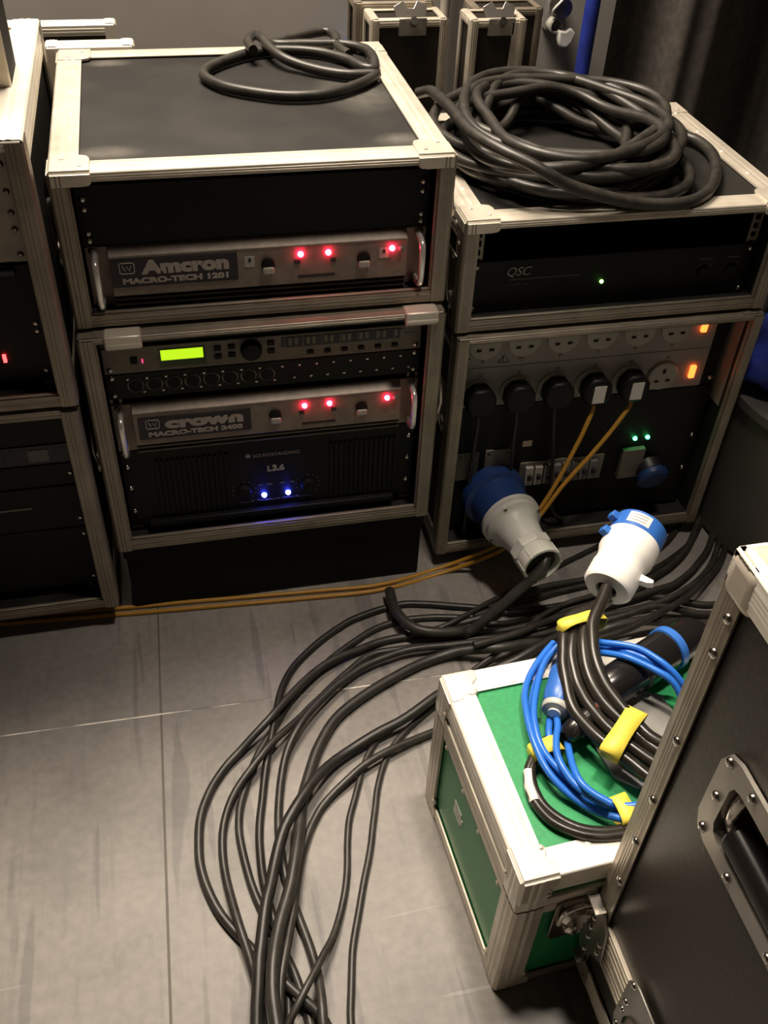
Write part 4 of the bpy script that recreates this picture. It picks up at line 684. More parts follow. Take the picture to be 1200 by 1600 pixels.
'BIG': (0.0088, [6746, 3726, 7021, 7086, 3911, 7021, 7459, 3986, 7021, 7827, 3974, 7021, 8180, 3918, 7021, 8532, 3843, 7021, 8904, 3738, 7021, 9286, 3564, 7021, 9626, 3281, 7021, 9795, 3031, 7021, 9895, 2744, 7021, 9917, 2441, 7021, 9863, 2141, 7021, 9746, 1865, 7021, 9496, 1516, 7021, 9216, 1240, 7021, 8943, 1007, 7021, 8672, 794, 7021, 8378, 607, 7021, 8046, 484, 7021, 7690, 465, 7021, 7346, 560, 7021, 7043, 743, 7021, 6785, 973, 7021, 6546, 1219, 7022, 6306, 1487, 7023, 6073, 1803, 7027, 5896, 2184, 7035, 5841, 2613, 7050, 5948, 3031, 7069, 6205, 3372, 7089, 6554, 3597, 7106, 6923, 3717, 7117, 7268, 3776, 7122, 7587, 3819, 7124, 7904, 3854, 7124, 8237, 3855, 7123, 8576, 3776, 7119, 8885, 3594, 7113, 9128, 3321, 7107, 9295, 2996, 7103, 9408, 2650, 7104, 9498, 2292, 7109, 9569, 1905, 7114, 9591, 1479, 7114, 9511, 1039, 7109, 9381, 765, 7104, 9188, 533, 7100, 8806, 302, 7099, 8373, 231, 7105, 7956, 290, 7114, 7588, 419, 7121, 7259, 564, 7126, 6942, 712, 7127, 6623, 886, 7127, 6322, 1125, 7127, 6087, 1445, 7127, 5960, 1829, 7128, 5948, 2236, 7128, 6025, 2632, 7128, 6155, 3011, 7126, 6320, 3387, 7122, 6536, 3761, 7115, 6725, 3997, 7110, 6956, 4201, 7106, 7227, 4354, 7106, 7527, 4436, 7112, 7836, 4438, 7122, 8134, 4359, 7137, 8401, 4211, 7153, 8721, 3906, 7174, 8948, 3568, 7187, 9121, 3244, 7194, 9280, 2939, 7199, 9430, 2624, 7205, 9540, 2276, 7212, 9561, 1900, 7216, 9466, 1532, 7216, 9264, 1212, 7211, 8995, 956, 7205, 8699, 751, 7202, 8387, 573, 7204, 8047, 419, 7207, 7667, 323, 7206, 7262, 337, 7198, 6886, 499, 7183, 6601, 800, 7164, 6445, 1186, 7145, 6408, 1582, 7127, 6435, 1939, 7112, 6468, 2250, 7105, 6483, 2647, 7118, 6508, 2963, 7143, 6596, 3281, 7174, 6777, 3561, 7202, 7039, 3762, 7221, 7345, 3871, 7237, 7662, 3910, 7252, 7980, 3912, 7268, 8312, 3886, 7284, 8663, 3812, 7293, 9010, 3650, 7295, 9295, 3375, 7287, 9458, 3008, 7271, 9471, 2606, 7250, 9360, 2231, 7225, 9187, 1915, 7203, 9013, 1646, 7191, 8815, 1296, 7201, 8656, 1016, 7226, 8439, 745, 7255, 8146, 539, 7277, 7798, 444, 7288, 7437, 473, 7288, 7098, 601, 7280, 6787, 787, 7266, 6493, 1010, 7251, 6210, 1279, 7238, 5967, 1612, 7229, 5818, 2013, 7226, 5815, 2444, 7231, 5973, 2845, 7245, 6254, 3159, 7264, 6588, 3373, 7284, 6913, 3518, 7303, 7208, 3643, 7321, 7494, 3776, 7341, 7806, 3902, 7361, 8157, 3971, 7381, 8522, 3930, 7396, 8852, 3761, 7403, 9106, 3489, 7402, 9278, 3161, 7392, 9388, 2816, 7379, 9463, 2463, 7365, 9501, 2096, 7352, 9471, 1716, 7340, 9335, 1356, 7327, 9080, 1070, 7310, 8737, 908, 7287, 8371, 879, 7256, 8039, 942, 7218, 7678, 1060, 7166, 7350, 1136, 7139, 6986, 1215, 7146, 6705, 1349, 7164, 6472, 1576, 7182, 6332, 1878, 7197, 6299, 2211, 7217, 6344, 2536, 7247, 6430, 2839, 7287, 6534, 3131, 7329, 6667, 3417, 7363, 6857, 3678, 7386, 7116, 3866, 7397, 7424, 3932, 7395, 7730, 3865, 7376, 7988, 3697, 7335, 8240, 3429, 7248, 8466, 3206, 7160, 8751, 3004, 7111, 8989, 2800, 7108, 9188, 2520, 7126, 9285, 2181, 7159, 9254, 1829, 7205, 9111, 1510, 7259, 8902, 1242, 7311, 8662, 1015, 7352, 8400, 811, 7378, 8105, 640, 7391, 7769, 538, 7393, 7417, 550, 7386, 7096, 697, 7372, 6853, 954, 7353, 6702, 1264, 7333, 6615, 1570, 7315, 6508, 1941, 7301, 6401, 2225, 7301, 6294, 2551, 7309, 6249, 2924, 7325, 6320, 3306, 7349, 6525, 3637, 7379, 6832, 3869, 7409, 7188, 3993, 7438, 7548, 4035, 7462, 7897, 4027, 7482, 8239, 3978, 7495, 8571, 3869, 7500, 8863, 3672, 7492, 9068, 3384, 7464, 9150, 3038, 7413, 9111, 2689, 7344, 8999, 2385, 7272, 8842, 2053, 7208, 8742, 1734, 7211, 8637, 1367, 7262, 8483, 1094, 7299, 8240, 890, 7315, 7936, 807, 7310, 7624, 853, 7296, 7346, 996, 7289, 7046, 1253, 7302, 6794, 1530, 7324, 6586, 1846, 7326, 6493, 2221, 7293, 6583, 2593, 7237, 6815, 2871, 7185, 7061, 3044, 7181, 7269, 3256, 7275, 7427, 3506, 7384, 7687, 3748, 7457, 8042, 3830, 7464, 8384, 3683, 7409, 8573, 3461, 7340, 8735, 3113, 7246, 8851, 2759, 7178, 8940, 2388, 7146, 8935, 1992, 7136, 8768, 1644, 7135, 8470, 1429, 7140, 8152, 1341, 7155, 7803, 1252, 7187, 7492, 1126, 7213, 7193, 1051, 7228, 6858, 1065, 7239, 6543, 1209, 7252, 6314, 1475, 7268, 6203, 1813, 7292, 6198, 2167, 7324, 6258, 2502, 7366, 6346, 2817, 7413, 6457, 3123, 7460, 6614, 3415, 7504, 6840, 3662, 7543, 7133, 3819, 7574, 7460, 3861, 7596, 7776, 3803, 7601, 8059, 3694, 7588, 8413, 3545, 7543, 8706, 3441, 7499, 9035, 3300, 7458, 9364, 3073, 7429, 9624, 2741, 7413, 9747, 2332, 7406, 9709, 1906, 7404, 9539, 1521, 7402, 9291, 1201, 7399, 9015, 937, 7396, 8727, 707, 7395, 8414, 510, 7399, 8065, 376, 7406, 7690, 345, 7412, 7328, 439, 7416, 7018, 640, 7414, 6771, 901, 7405, 6566, 1176, 7390, 6363, 1452, 7369, 6145, 1754, 7346, 5941, 2117, 7328, 5815, 2549, 7323, 5807, 2858, 7332, 5875, 3161, 7351, 6017, 3437, 7380, 6224, 3668, 7415, 6475, 3843, 7452, 6750, 3963, 7488, 7170, 4057, 7534, 7571, 4085, 7567, 7956, 4074, 7589, 8331, 4017, 7602, 8689, 3884, 7607, 8994, 3654, 7602, 9206, 3339, 7586, 9312, 2981, 7559, 9336, 2625, 7527, 9327, 2291, 7497, 9319, 1962, 7476, 9310, 1612, 7465, 9254, 1231, 7464, 9099, 857, 7470, 8822, 555, 7480, 8448, 389, 7490, 8041, 382, 7497, 7663, 505, 7497, 7344, 698, 7487, 7076, 910, 7467, 6836, 1126, 7441, 6618, 1362, 7414, 6446, 1639, 7389, 6355, 1955, 7371, 6366, 2282, 7364, 6462, 2584, 7375, 6648, 2925, 7425, 6823, 3248, 7502, 6958, 3517, 7561, 7143, 3800, 7609, 7410, 4042, 7643, 7750, 4171, 7650, 8114, 4142, 7650, 8437, 3963, 7650, 8680, 3686, 7650, 8850, 3377, 7632, 8979, 3074, 7598, 9095, 2780, 7562, 9198, 2474, 7531, 9253, 2143, 7511, 9222, 1805, 7501, 9090, 1496, 7501, 8879, 1245, 7512, 8631, 1052, 7533, 8374, 886, 7559, 8103, 720, 7582, 7793, 553, 7593, 7423, 430, 7585, 7011, 415, 7559, 6615, 554, 7518, 6306, 844, 7475, 6128, 1231, 7443, 6076, 1646, 7432, 6107, 2041, 7443, 6172, 2403, 7475, 6250, 2751, 7520, 6359, 3095, 7568, 6533, 3419, 7615, 6790, 3685, 7650, 7113, 3854, 7650, 7464, 3920, 7650, 7807, 3909, 7650, 8135, 3864, 7650, 8465, 3804, 7650, 8813, 3712, 7650, 9160, 3546, 7650, 9454, 3274, 7650, 9627, 2905, 7650, 9636, 2494, 7622, 9493, 2110, 7592, 9255, 1799, 7572, 8992, 1564, 7554, 8749, 1376, 7532, 8449, 1149, 7498, 8121, 966, 7465, 7746, 913, 7442, 7385, 1036, 7436, 7098, 1275, 7447, 6857, 1539, 7468, 6604, 1814, 7490, 6412, 2063, 7506, 6269, 2369, 7519, 6237, 2710, 7530, 6346, 3029, 7538, 6573, 3269, 7544, 6858, 3404, 7550, 7216, 3466, 7563, 7570, 3516, 7592, 7928, 3588, 7608, 8253, 3550, 7580, 8544, 3359, 7519, 8746, 3056, 7468, 8886, 2712, 7479, 9023, 2337, 7545, 9115, 2009, 7598, 9146, 1639, 7630, 9065, 1268, 7635, 8851, 964, 7621, 8538, 784, 7596, 8188, 743, 7569, 7862, 804, 7545, 7580, 905, 7525, 7238, 1029, 7509, 6876, 1159, 7510, 6600, 1316, 7526, 6365, 1553, 7552, 6217, 1863, 7585, 6172, 2209, 7618, 6209, 2555, 7647, 6293, 2893, 7650, 6406, 3234, 7650, 6562, 3585, 7650, 6794, 3921, 7650, 7120, 4183, 7650, 7520, 4306, 7650, 7934, 4258, 7650, 8296, 4058, 7650, 8570, 3773, 7650, 8767, 3472, 7650, 8928, 3193, 7650, 9088, 2930, 7650, 9245, 2650, 7650, 9361, 2330, 7650, 9387, 1981, 7650, 9299, 1639, 7650, 9114, 1341, 7650, 8872, 1099, 7650, 8607, 897, 7650, 8325, 714, 7650, 8010, 554, 7650, 7652, 457, 7650, 7273, 476, 7650, 6927, 643, 7650, 6674, 940, 7650, 6545, 1308, 7628, 6519, 1674, 7611, 6538, 1998, 7605, 6548, 2376, 7614, 6533, 2762, 7636, 6564, 3074, 7650, 6678, 3374, 7650, 6885, 3615, 7650]),
'BIGT': (0.0092, [5880, 4270, 7350, 6050, 4080, 7450, 6046, 3683, 7522, 6027, 3334, 7578, 6007, 2971, 7629, 5993, 2630, 7668, 5975, 2270, 7699, 5960, 1910, 7724, 5960, 1582, 7743, 5987, 1313, 7755, 6068, 997, 7763, 6179, 746, 7755, 6312, 531, 7734, 6526, 316, 7684, 6765, 177, 7582, 7010, 140, 7450, 7297, 102, 7348, 7540, 83, 7274, 7782, 82, 7202, 8032, 97, 7133, 8280, 110, 7080, 8603, 97, 7049, 8910, 110, 7040, 9186, 191, 7037, 9440, 340, 7040, 9678, 571, 7040, 9845, 796, 7040, 10015, 1075, 7040, 10131, 1296, 7040, 10277, 1630, 7040, 10354, 1919, 7040, 10375, 2184, 7040, 10330, 2472, 7040, 10140, 2702, 7040, 10060, 2790, 7040]),
'T': (0.0062, [5040, -6210, 2910, 4920, -6380, 2910, 4860, -6600, 2910, 4860, -6800, 2910, 4940, -7030, 2910, 5070, -7180, 2910, 5270, -7310, 2910, 5490, -7380, 2910, 5690, -7400, 2910, 5890, -7410, 2910, 6130, -7370, 2910, 6320, -7210, 2910, 6440, -7050, 2910, 6500, -6810, 2910, 6490, -6590, 2910, 6420, -6360, 2910, 6300, -6190, 2910, 6110, -6040, 2910, 5920, -5970, 2910, 5720, -5950, 2910, 5500, -5950, 2910, 5290, -6000, 2910, 5110, -6130, 2910, 4980, -6330, 2910, 4920, -6520, 2910, 4920, -6750, 2910, 4980, -6940, 2910, 5120, -7120, 2910, 5300, -7250, 2910, 5520, -7320, 2910, 5720, -7340, 2910, 5920, -7330, 2910, 6120, -7300, 2910]),
'BL3': (0.0046, [5500, -5590, 2950, 5400, -5780, 2980, 5310, -6010, 3000, 5290, -6220, 2970, 5330, -6410, 2930, 5410, -6630, 2900, 5540, -6830, 2900, 5700, -6990, 2900, 5900, -7090, 2910, 6120, -7150, 2960, 6340, -7110, 3000, 6550, -6990, 3000, 6700, -6860, 2970, 6830, -6710, 2940, 6960, -6540, 2910, 7090, -6320, 2900, 7210, -6100, 2900, 7280, -5880, 2910, 7280, -5700, 2990, 7150, -5600, 3170, 7020, -5550, 3320, 6870, -5450, 3430, 6720, -5320, 3450, 6580, -5170, 3400, 6480, -4960, 3240, 6410, -4790, 3080, 6320, -4660, 2960, 6110, -4560, 2900, 5900, -4600, 2900, 5740, -4750, 2900, 5600, -4930, 2900, 5460, -5110, 2900, 5340, -5310, 2900, 5250, -5500, 2920, 5180, -5710, 2960, 5140, -5910, 2990, 5110, -6110, 3000, 5130, -6330, 2990, 5210, -6510, 2940, 5340, -6700, 2900, 5500, -6880, 2900, 5700, -7020, 2900, 5910, -7130, 2900]),
'BL1': (0.0046, [5910, -4540, 2980, 5730, -4680, 2970, 5570, -4830, 2970, 5420, -4990, 2960, 5300, -5160, 2970, 5200, -5370, 3000, 5140, -5600, 3040, 5100, -5800, 3060, 5070, -6040, 3080, 5070, -6250, 3080, 5090, -6450, 3060, 5180, -6670, 3010, 5310, -6850, 2960, 5460, -7010, 2930, 5630, -7160, 2960, 5800, -7260, 3000, 6030, -7290, 3030, 6230, -7240, 3060, 6420, -7130, 3080, 6620, -6970, 3080, 6780, -6790, 3070, 6910, -6630, 3050, 7020, -6460, 3030, 7140, -6240, 3020, 7210, -6040, 3070, 7200, -5860, 3240, 7110, -5730, 3390, 6990, -5590, 3490, 6870, -5430, 3520, 6730, -5260, 3520, 6560, -5120, 3470, 6400, -4990, 3390, 6290, -4850, 3290, 6190, -4700, 3190, 6010, -4620, 3070, 5810, -4720, 3010, 5650, -4870, 3000, 5530, -5040, 3000, 5420, -5230, 3020, 5320, -5420, 3040, 5230, -5620, 3060, 5170, -5820, 3080, 5130, -6080, 3090, 5150, -6290, 3080, 5240, -6510, 3060, 5380, -6690, 3020, 5530, -6860, 3000, 5680, -7020, 3000, 5870, -7130, 3040, 6100, -7160, 3070, 6300, -7110, 3090, 6510, -6980, 3090, 6670, -6810, 3070, 6790, -6650, 3050, 6910, -6470, 3020, 7040, -6250, 3020, 7080, -6070, 3100, 7070, -5910, 3290, 6970, -5760, 3440, 6820, -5610, 3480, 6670, -5450, 3480, 6530, -5300, 3450, 6390, -5120, 3330, 6300, -4960, 3180, 6210, -4830, 3030, 6070, -4740, 2940]),
'blue_tail_one': (0.0046, [5500, -5690, 3050, 5450, -5910, 3070, 5360, -6090, 3090, 5280, -6320, 3120, 5270, -6550, 3140, 5340, -6790, 3120, 5490, -6970, 3090, 5640, -7100, 3080]),
'blue_tail_two': (0.0046, [5520, -6100, 2980, 5450, -6350, 3060, 5400, -6560, 3130, 5390, -6790, 3180, 5470, -6970, 3190, 5640, -7140, 3180]),
'strand_one': (0.0085, [7060, -3800, 3000, 6870, -3980, 3100, 6690, -4150, 3190, 6500, -4300, 3290, 6320, -4380, 3350, 6120, -4460, 3350, 5980, -4630, 3350, 5890, -4810, 3350, 5820, -5000, 3330, 5750, -5190, 3310, 5700, -5440, 3290, 5660, -5670, 3260, 5660, -5890, 3250, 5730, -6110, 3240, 5820, -6300, 3230, 5960, -6500, 3210, 6090, -6690, 3200, 6210, -6890, 3190, 6370, -7060, 3180]),
'strand_two': (0.0085, [7130, -3810, 3000, 6950, -3970, 3090, 6780, -4120, 3170, 6600, -4260, 3270, 6410, -4370, 3350, 6220, -4470, 3350, 6080, -4680, 3350, 5980, -4890, 3350, 5900, -5080, 3330, 5860, -5280, 3310, 5830, -5510, 3290, 5850, -5730, 3260, 5900, -5940, 3250, 5970, -6140, 3230, 6080, -6330, 3220, 6200, -6520, 3210, 6350, -6710, 3190, 6500, -6860, 3180]),
'strand_three': (0.0085, [7160, -3840, 3060, 6950, -4010, 3160, 6750, -4180, 3260, 6540, -4350, 3370, 6330, -4530, 3410, 6190, -4750, 3410, 6100, -4960, 3410, 6040, -5160, 3390, 6000, -5360, 3370, 5990, -5600, 3350, 6030, -5830, 3320, 6110, -6030, 3300, 6200, -6210, 3290, 6310, -6420, 3270, 6440, -6610, 3250, 6580, -6740, 3240]),
'strand_four': (0.0085, [6710, -4200, 3570, 6560, -4400, 3550, 6410, -4580, 3530, 6290, -4750, 3510, 6200, -5000, 3490, 6140, -5210, 3470, 6110, -5450, 3450, 6120, -5690, 3420, 6170, -5910, 3400, 6230, -6100, 3380, 6310, -6280, 3350, 6400, -6460, 3330, 6570, -6620, 3310, 6640, -6670, 3300]),
}
def pts(k):
    q = CAB[k][1]; return [(q[i] / 1e4, q[i + 1] / 1e4, q[i + 2] / 1e4) for i in range(0, len(q), 3)]
def cable(key, name, label, m, group=None, n=8, k=2):
    o = MB().tube(cr(pts(key), k), CAB[key][0], n).obj(name, M[m], angle=80); return tag(o, label, 'cable', group)
fg = 'black cables on the floor'
for key, m, lab in (('B', 'rubber_b', 'black floor cable sweeping out farthest to the left of the bundle'),
                    ('C', 'rubber_b', 'black floor cable just inside the leftmost curve of the bundle'),
                    ('D', 'rubber_b', 'black floor cable, third curve in from the left of the bundle'),
                    ('A', 'rubber', 'black floor cable arching highest, nearest the middle dolly'),
                    ('E', 'rubber_b', 'black floor cable crossing under the thick ones to lower right of the bundle'),
                    ('L9', 'rubber_b', 'black floor cable coming from behind the green case and joining the bundle'),
                    ('L7', 'rubber_b', 'thick greyish floor cable in the middle of the bundle'),
                    ('L8', 'rubber', 'thick black floor cable running over the top of the bundle'),
                    ('L10', 'rubber_b', 'thin floor cable bowing right, then crossing back over the bundle'),
                    ('L11', 'rubber_b', 'thin floor cable lying farthest right, nearest the green case'),
                    ('cable_by_drum_one', 'rubber', 'black cable curving down from behind the power rack, nearest its corner'),
                    ('cable_by_drum_two', 'rubber_b', 'black cable curving beside the power rack, second from its corner'),
                    ('cable_by_drum_three', 'rubber', 'black cable nearest the grey drum, curving in front of it'),
                    ('cable_by_drum_four', 'rubber_b', 'short black cable under the white plug, in front of the power rack'),
                    ('K', 'rubber', 'thin black cable passing under the grey plug cable')):
    cable(key, 'floor_cable', lab, m, fg)
cable('S', 'cable_coil', 'small loose coil of black cable on the lid of the middle stack', 'rubber_b', None, 10)
cb = MB().tube(cr(pts('BIG'), 3), CAB['BIG'][0], 10).tube(cr(pts('BIGT'), 3), CAB['BIGT'][0], 10).obj('cable_coil', M['rubber_b'], angle=80)
tag(cb, 'big coil of thick black cable on top of the right rack stack', 'cable')
for key, lab, tg in (('Y1', 'yellow cable from the fourth lower plug, hanging farther left', None), ('Y2', 'yellow cable from the fifth lower plug, hanging farther right', None)):
    P = pts(key); xc = .6215 + (3 if key == 'Y1' else 4) * .0700; t = thing('yellow_cable', lab, 'cable', (xc, PY, .36), 'yellow mains cables')
    plug_shape(xc, .3635, t); box('plug_label', M['paper'], t, xc - .010, xc + .012, PY - .0366, PY - .0355, .345, .380)
    P = [(xc, PY - .02, .340), (xc, PY - .026, .325)] + P[2:]
    MB().tube(cr(P, 3), CAB[key][0], 8).obj('cable', M['yellow_c'], t, angle=80)

# grey industrial plug in its blue inlet, with its thick cable
def grey_plug():
    a = Vector((.668, .045, .146)); e = Vector((.6945, -.150, .150)); ax = (e - a).normalized(); u, v, w = basis(ax)
    t = thing('industrial_plug', 'big grey industrial plug with a thick black cable in the power rack', 'plug', tuple(a))
    MB().lathe(a - ax * .002, ax, [(.055, .004), (.055, .012), (.061, .016), (.061, .034), (.052, .038), (.050, .09)], 32).obj('blue_collar', M['blue_shaded'], t)
    MB().lathe(a + ax * .088, ax, [(.053, 0), (.0555, .002), (.0555, .010), (.052, .012), (.052, .022), (.046, .025), (.040, .034), (.036, .055), (.032, .082)], 40).obj('plug_body', M['grey_p'], t)
    b = MB(); b.lathe(a + ax * .168, ax, [(.033, 0), (.038, .002), (.038, .020), (.034, .023)], 8); g = b.obj('gland_nut', M['grey_p'], t, .001, angle=20)
    MB().lathe(a + ax * .190, ax, [(.034, 0), (.036, .004), (.0365, .030), (.033, .031), (.031, .028), (.029, .010), (.028, .004)], 24, cap=False).obj('gland_sleeve', M['grey_p'], t)
    MB().lathe(a + ax * .200, ax, [(.030, 0), (.027, .012), (.013, .016)], 24).obj('gland_seal', M['black'], t)
    for i in range(8):
        c = a + ax * .196 + (u * cos(i * pi / 4) + v * sin(i * pi / 4)) * .0358; MB().tube([c, c + ax * .026], .0016, 6).obj('sleeve_rib', M['grey_p'], t)
    for i in range(4):
        q = a + ax * .1105 + (u * cos(i * pi / 2 + .5) + v * sin(i * pi / 2 + .5)) * .049; MB().dome(q, ax, .004, .003, 8).obj('screw', M['steel_dark'], t)
    P = pts('G'); P0 = [tuple(a + ax * .190), tuple(a + ax * .222)]
    P = P0 + [p for p in P if (Vector(p) - a).length > .262]
    MB().tube(cr(P, 3), CAB['G'][0], 12).obj('cable', M['rubber_b'], t, angle=80)
grey_plug()

# ------------------------------------------------------------------ green flight case (own axes: x right, y back, z up)
def green_case():
    r = thing('green_case', 'green aluminium edged flight case under the taped cables', 'flight case', (.442, -.772, 0), rotz=.0505, local=True)
    w, d, h, j = .38, .298, .285, .222
    box('base', M['green'], r, .002, w - .002, .002, d - .002, .004, j - .008)
    box('lid', M['green'], r, .002, w - .002, .002, d - .002, j + .006, h - .002)
    LB = ((0, w), (0, d), (j, h)); BB = ((0, w), (0, d), (.004, j - .004))
    def wf(k): return .036
    edges(r, LB, skip=('-ll', 'l-l', 'h-l', 'l-h' if 0 else '', '-hl'), mfun=lambda k: 'alu_lit', wfun=lambda k: .034)
    edges(r, BB, skip=('-lh', 'l-h', 'h-h', '-hh'), mfun=lambda k: 'alu_shaded' if k[0] == '-' and k[1] == 'l' else 'alu', wfun=lambda k: .034 if k[2] == '-' else .022)
    # interlocking rims where lid and base meet
    for nm, z0, z1, e, m in (('lid_rim', j - .002, j + .016, .0035, 'alu'), ('base_rim', j - .022, j - .004, .0028, 'alu')):
        for s in ((-e, w + e, -e, .004), (-e, w + e, d - .004, d + e), (-e, .004, .004, d - .004), (w - .004, w + e, .004, d - .004)):
            o = box(nm, M[m], r, s[0], s[1], s[2], s[3], z0, z1, .0018)
    for (B, kk, s) in ((LB, 1, .044), (BB, 0, .044)):
        corners(r, B, which=lambda i, jj, k: k == kk, s=s, m='alu', ball=.0115, style='lobe', t=.0042)
    # rivets
    rivets(r, [(x, y, h + .002) for y in (.027, d - .027) for x in (.09, .19, .29)] + [(x, y, h + .002) for x in (.027, w - .027) for y in (.09, .15, .21)], (0, 0, 1), .0042, 'alu_lit', 'rivet', .0015)
    rivets(r, [(-.001, y, z) for y in (.05, .12, .18, .25) for z in (j - .03,)], (-1, 0, 0), .004, 'alu', 'rivet', .002)
    # worn square sticker on the left side
    MB().prism([(0, 0), (.030, .002), (.029, .012), (.034, .013), (.033, .022), (.028, .021), (.027, .030), (.001, .029)], (.0018, .205, .105), (0, -1, 0), (0, 0, 1), (-1, 0, 0), .0006).obj('sticker', M['sticker'], r)
    # butterfly latch on the front
    for xc in (.078, .302):
        p = MB().prism([(-.024, -.048), (.024, -.048), (.028, -.04), (.028, .038), (.02, .046), (-.02, .046), (-.028, .038), (-.028, -.04)], (xc, -.0035, j - .045), (1, 0, 0), (0, 0, 1), (0, -1, 0), .003).obj('latch_plate', M['steel_dark'], r, .001)
        MB().lathe((xc, -.0065, j - .036), (0, -1, 0), [(.020, 0), (.020, .005), (.015, .010), (.006, .011)], 20).obj('latch_turn', M['steel'], p)
        MB().lathe((xc + .002, -.0065, j - .068), (0, -1, 0), [(.012, 0), (.012, .005), (.007, .009)], 16).obj('latch_knob', M['steel'], p)
        MB().tube(cr([(xc - .02, -.008, j - .05), (xc - .018, -.012, j - .014), (xc, -.013, j - .004), (xc + .018, -.012, j - .014), (xc + .02, -.008, j - .05)], 4), .003, 8).obj('latch_loop', M['steel'], p)
    # recessed handle plate in the lid, mostly under the cables
    o = MB().prism([(.165, .205), (.240, .222), (.275, .20), (.285, .12), (.27, .075), (.18, .078), (.158, .10), (.152, .17)], (0, 0, h - .0015), (1, 0, 0), (0, 1, 0), (0, 0, 1), .0045).obj('handle_plate', M['grey_m'], r, .0015)
    rivets(o, [(.172, .193, h + .003), (.24, .208, h + .003), (.19, .088, h + .003), (.262, .088, h + .003)], (0, 0, 1), .0045, 'steel', 'rivet', .003)
    MB().prism([(.19, .185), (.25, .19), (.25, .11), (.19, .11)], (0, 0, h + .003), (1, 0, 0), (0, 1, 0), (0, 0, 1), .0012).obj('handle_recess', M['grey_m'], o)
green_case()

def band(key_list, p, ax, rx, rz, ln, par, name='tape', m='tape'):
    """flattened sleeve of tape round a bunch of strands"""
    p = Vector(p); ax = Vector(ax).normalized(); s = ax.cross(Vector((0, 0, 1))).normalized(); u = s.cross(ax)
    b = MB(); vs = []; fs = []; n = 28
    for t in (-.5, .5):
        for i in range(n):
            a = 2 * pi * i / n; c, q = cos(a), sin(a); k = (abs(c) ** 3 + abs(q) ** 3) ** (-1 / 3)
            rip = 1 + .05 * sin(5 * a + 3 * t)
            vs.append(p + ax * (t * ln * (1 + .05 * sin(3 * a))) + s * (rx * c * k * rip) + u * (rz * q * k * rip))
    for i in range(n): fs.append((i, (i + 1) % n, n + (i + 1) % n, n + i))
    o = b.add(vs, fs).obj(name, M[m], par, angle=60)
    sd = o.modifiers.new('thick', 'SOLIDIFY'); sd.thickness = .0008; sd.offset = 1; return o

# thin black cable loop lying lowest on the green lid
t = thing('thin_cable_loop', 'thin black cable loop with a white label on the green lid', 'cable', (.56, -.66, .285))
MB().tube(cr(pts('T'), 3), CAB['T'][0], 9).obj('cable', M['rubber_c'], t, angle=80)
P = pts('T')
def nearest(P, q, n=0): return min(range(len(P)), key=lambda i: (Vector(P[i]) - Vector(q)).length)
i = 1; b = MB().tube([Vector(P[1]) + Vector((0, .0, .0006)), Vector(P[2]) + Vector((0, 0, .0006)), Vector(P[3]) + Vector((0, 0, .0006))], .0066, 10); b.obj('cable_label', M['paper'], t)
a = Vector((.572, -.598, .312)); ax = Vector((.9, .42, .12)).normalized()
MB().lathe(a - ax * .028, ax, [(.007, 0), (.012, .006), (.015, .02), (.015, .05), (.017, .052), (.017, .07), (.008, .072)], 20).obj('connector', M['black_gloss'], t)
MB().dome(a + ax * .022 + Vector((0, 0, .0165)), (0, 0, 1), .0035, .0012, 8).obj('red_mark', M['led_red_s'] if 0 else mat('red_paint', (.55, .04, .03), .4), t)

# blue cable coil with its plug, taped twice
t = thing('blue_cable_coil', 'coil of bright blue cable tied with yellow tape on the green lid', 'cable', (.61, -.59, .29))
MB().tube(cr(pts('BL1'), 3), CAB['BL1'][0], 9).tube(cr(pts('BL3'), 3), CAB['BL3'][0], 9).obj('cable', M['blue_c'], t, angle=80)
a = Vector((.5475, -.572, .312)); ax = Vector((.55, .83, -.03)).normalized()
MB().lathe(a, ax, [(.008, -.004), (.0165, -.002), (.018, 0), (.018, .006), (.0155, .008)], 24).obj('gland_ring', M['grey_p'], t)
MB().lathe(a - ax * .006, ax, [(.0085, 0), (.0085, .008)], 16).obj('gland_insert', M['white_p'], t)
MB().lathe(a + ax * .007, ax, [(.015, 0), (.019, .008), (.0205, .02), (.0205, .045), (.0215, .047), (.0215, .058), (.019, .06)], 24).obj('plug_body', M['blue_p'], t)
for q in ('blue_tail_one', 'blue_tail_two'): MB().tube(cr(pts(q), 3), CAB[q][0], 9).obj('cable_tail', M['blue_c'], t, angle=80)
band(0, (.5215, -.617, .2965), (.17, -1, 0), .021, .0125, .022, t)
band(0, (.583, -.7135, .2955), (1, .12, 0), .019, .0125, .022, t)

# black trailing connector with a blue ring, behind the coils
a = Vector((.618, -.558, .3145)); e = Vector((.735, -.505, .3145)); ax = (e - a).normalized()
t = thing('black_connector', 'black cylindrical connector with a blue ring beside the tall black case', 'connector', tuple(a))
MB().lathe(a, ax, [(.010, -.012), (.020, -.008), (.0255, .0), (.0265, .03), (.0265, .060), (.0285, .062), (.0285, .122)], 28).obj('body', M['black_gloss'], t)
MB().lathe(a + ax * .121, ax, [(.0288, 0), (.031, .001), (.031, .012), (.0288, .013)], 28).obj('blue_ring', M['blue_p'], t)
MB().lathe(a + ax * .134, ax, [(.028, 0), (.027, .035), (.019, .05), (.012, .06)], 28).obj('rear_body', M['black_gloss'], t)

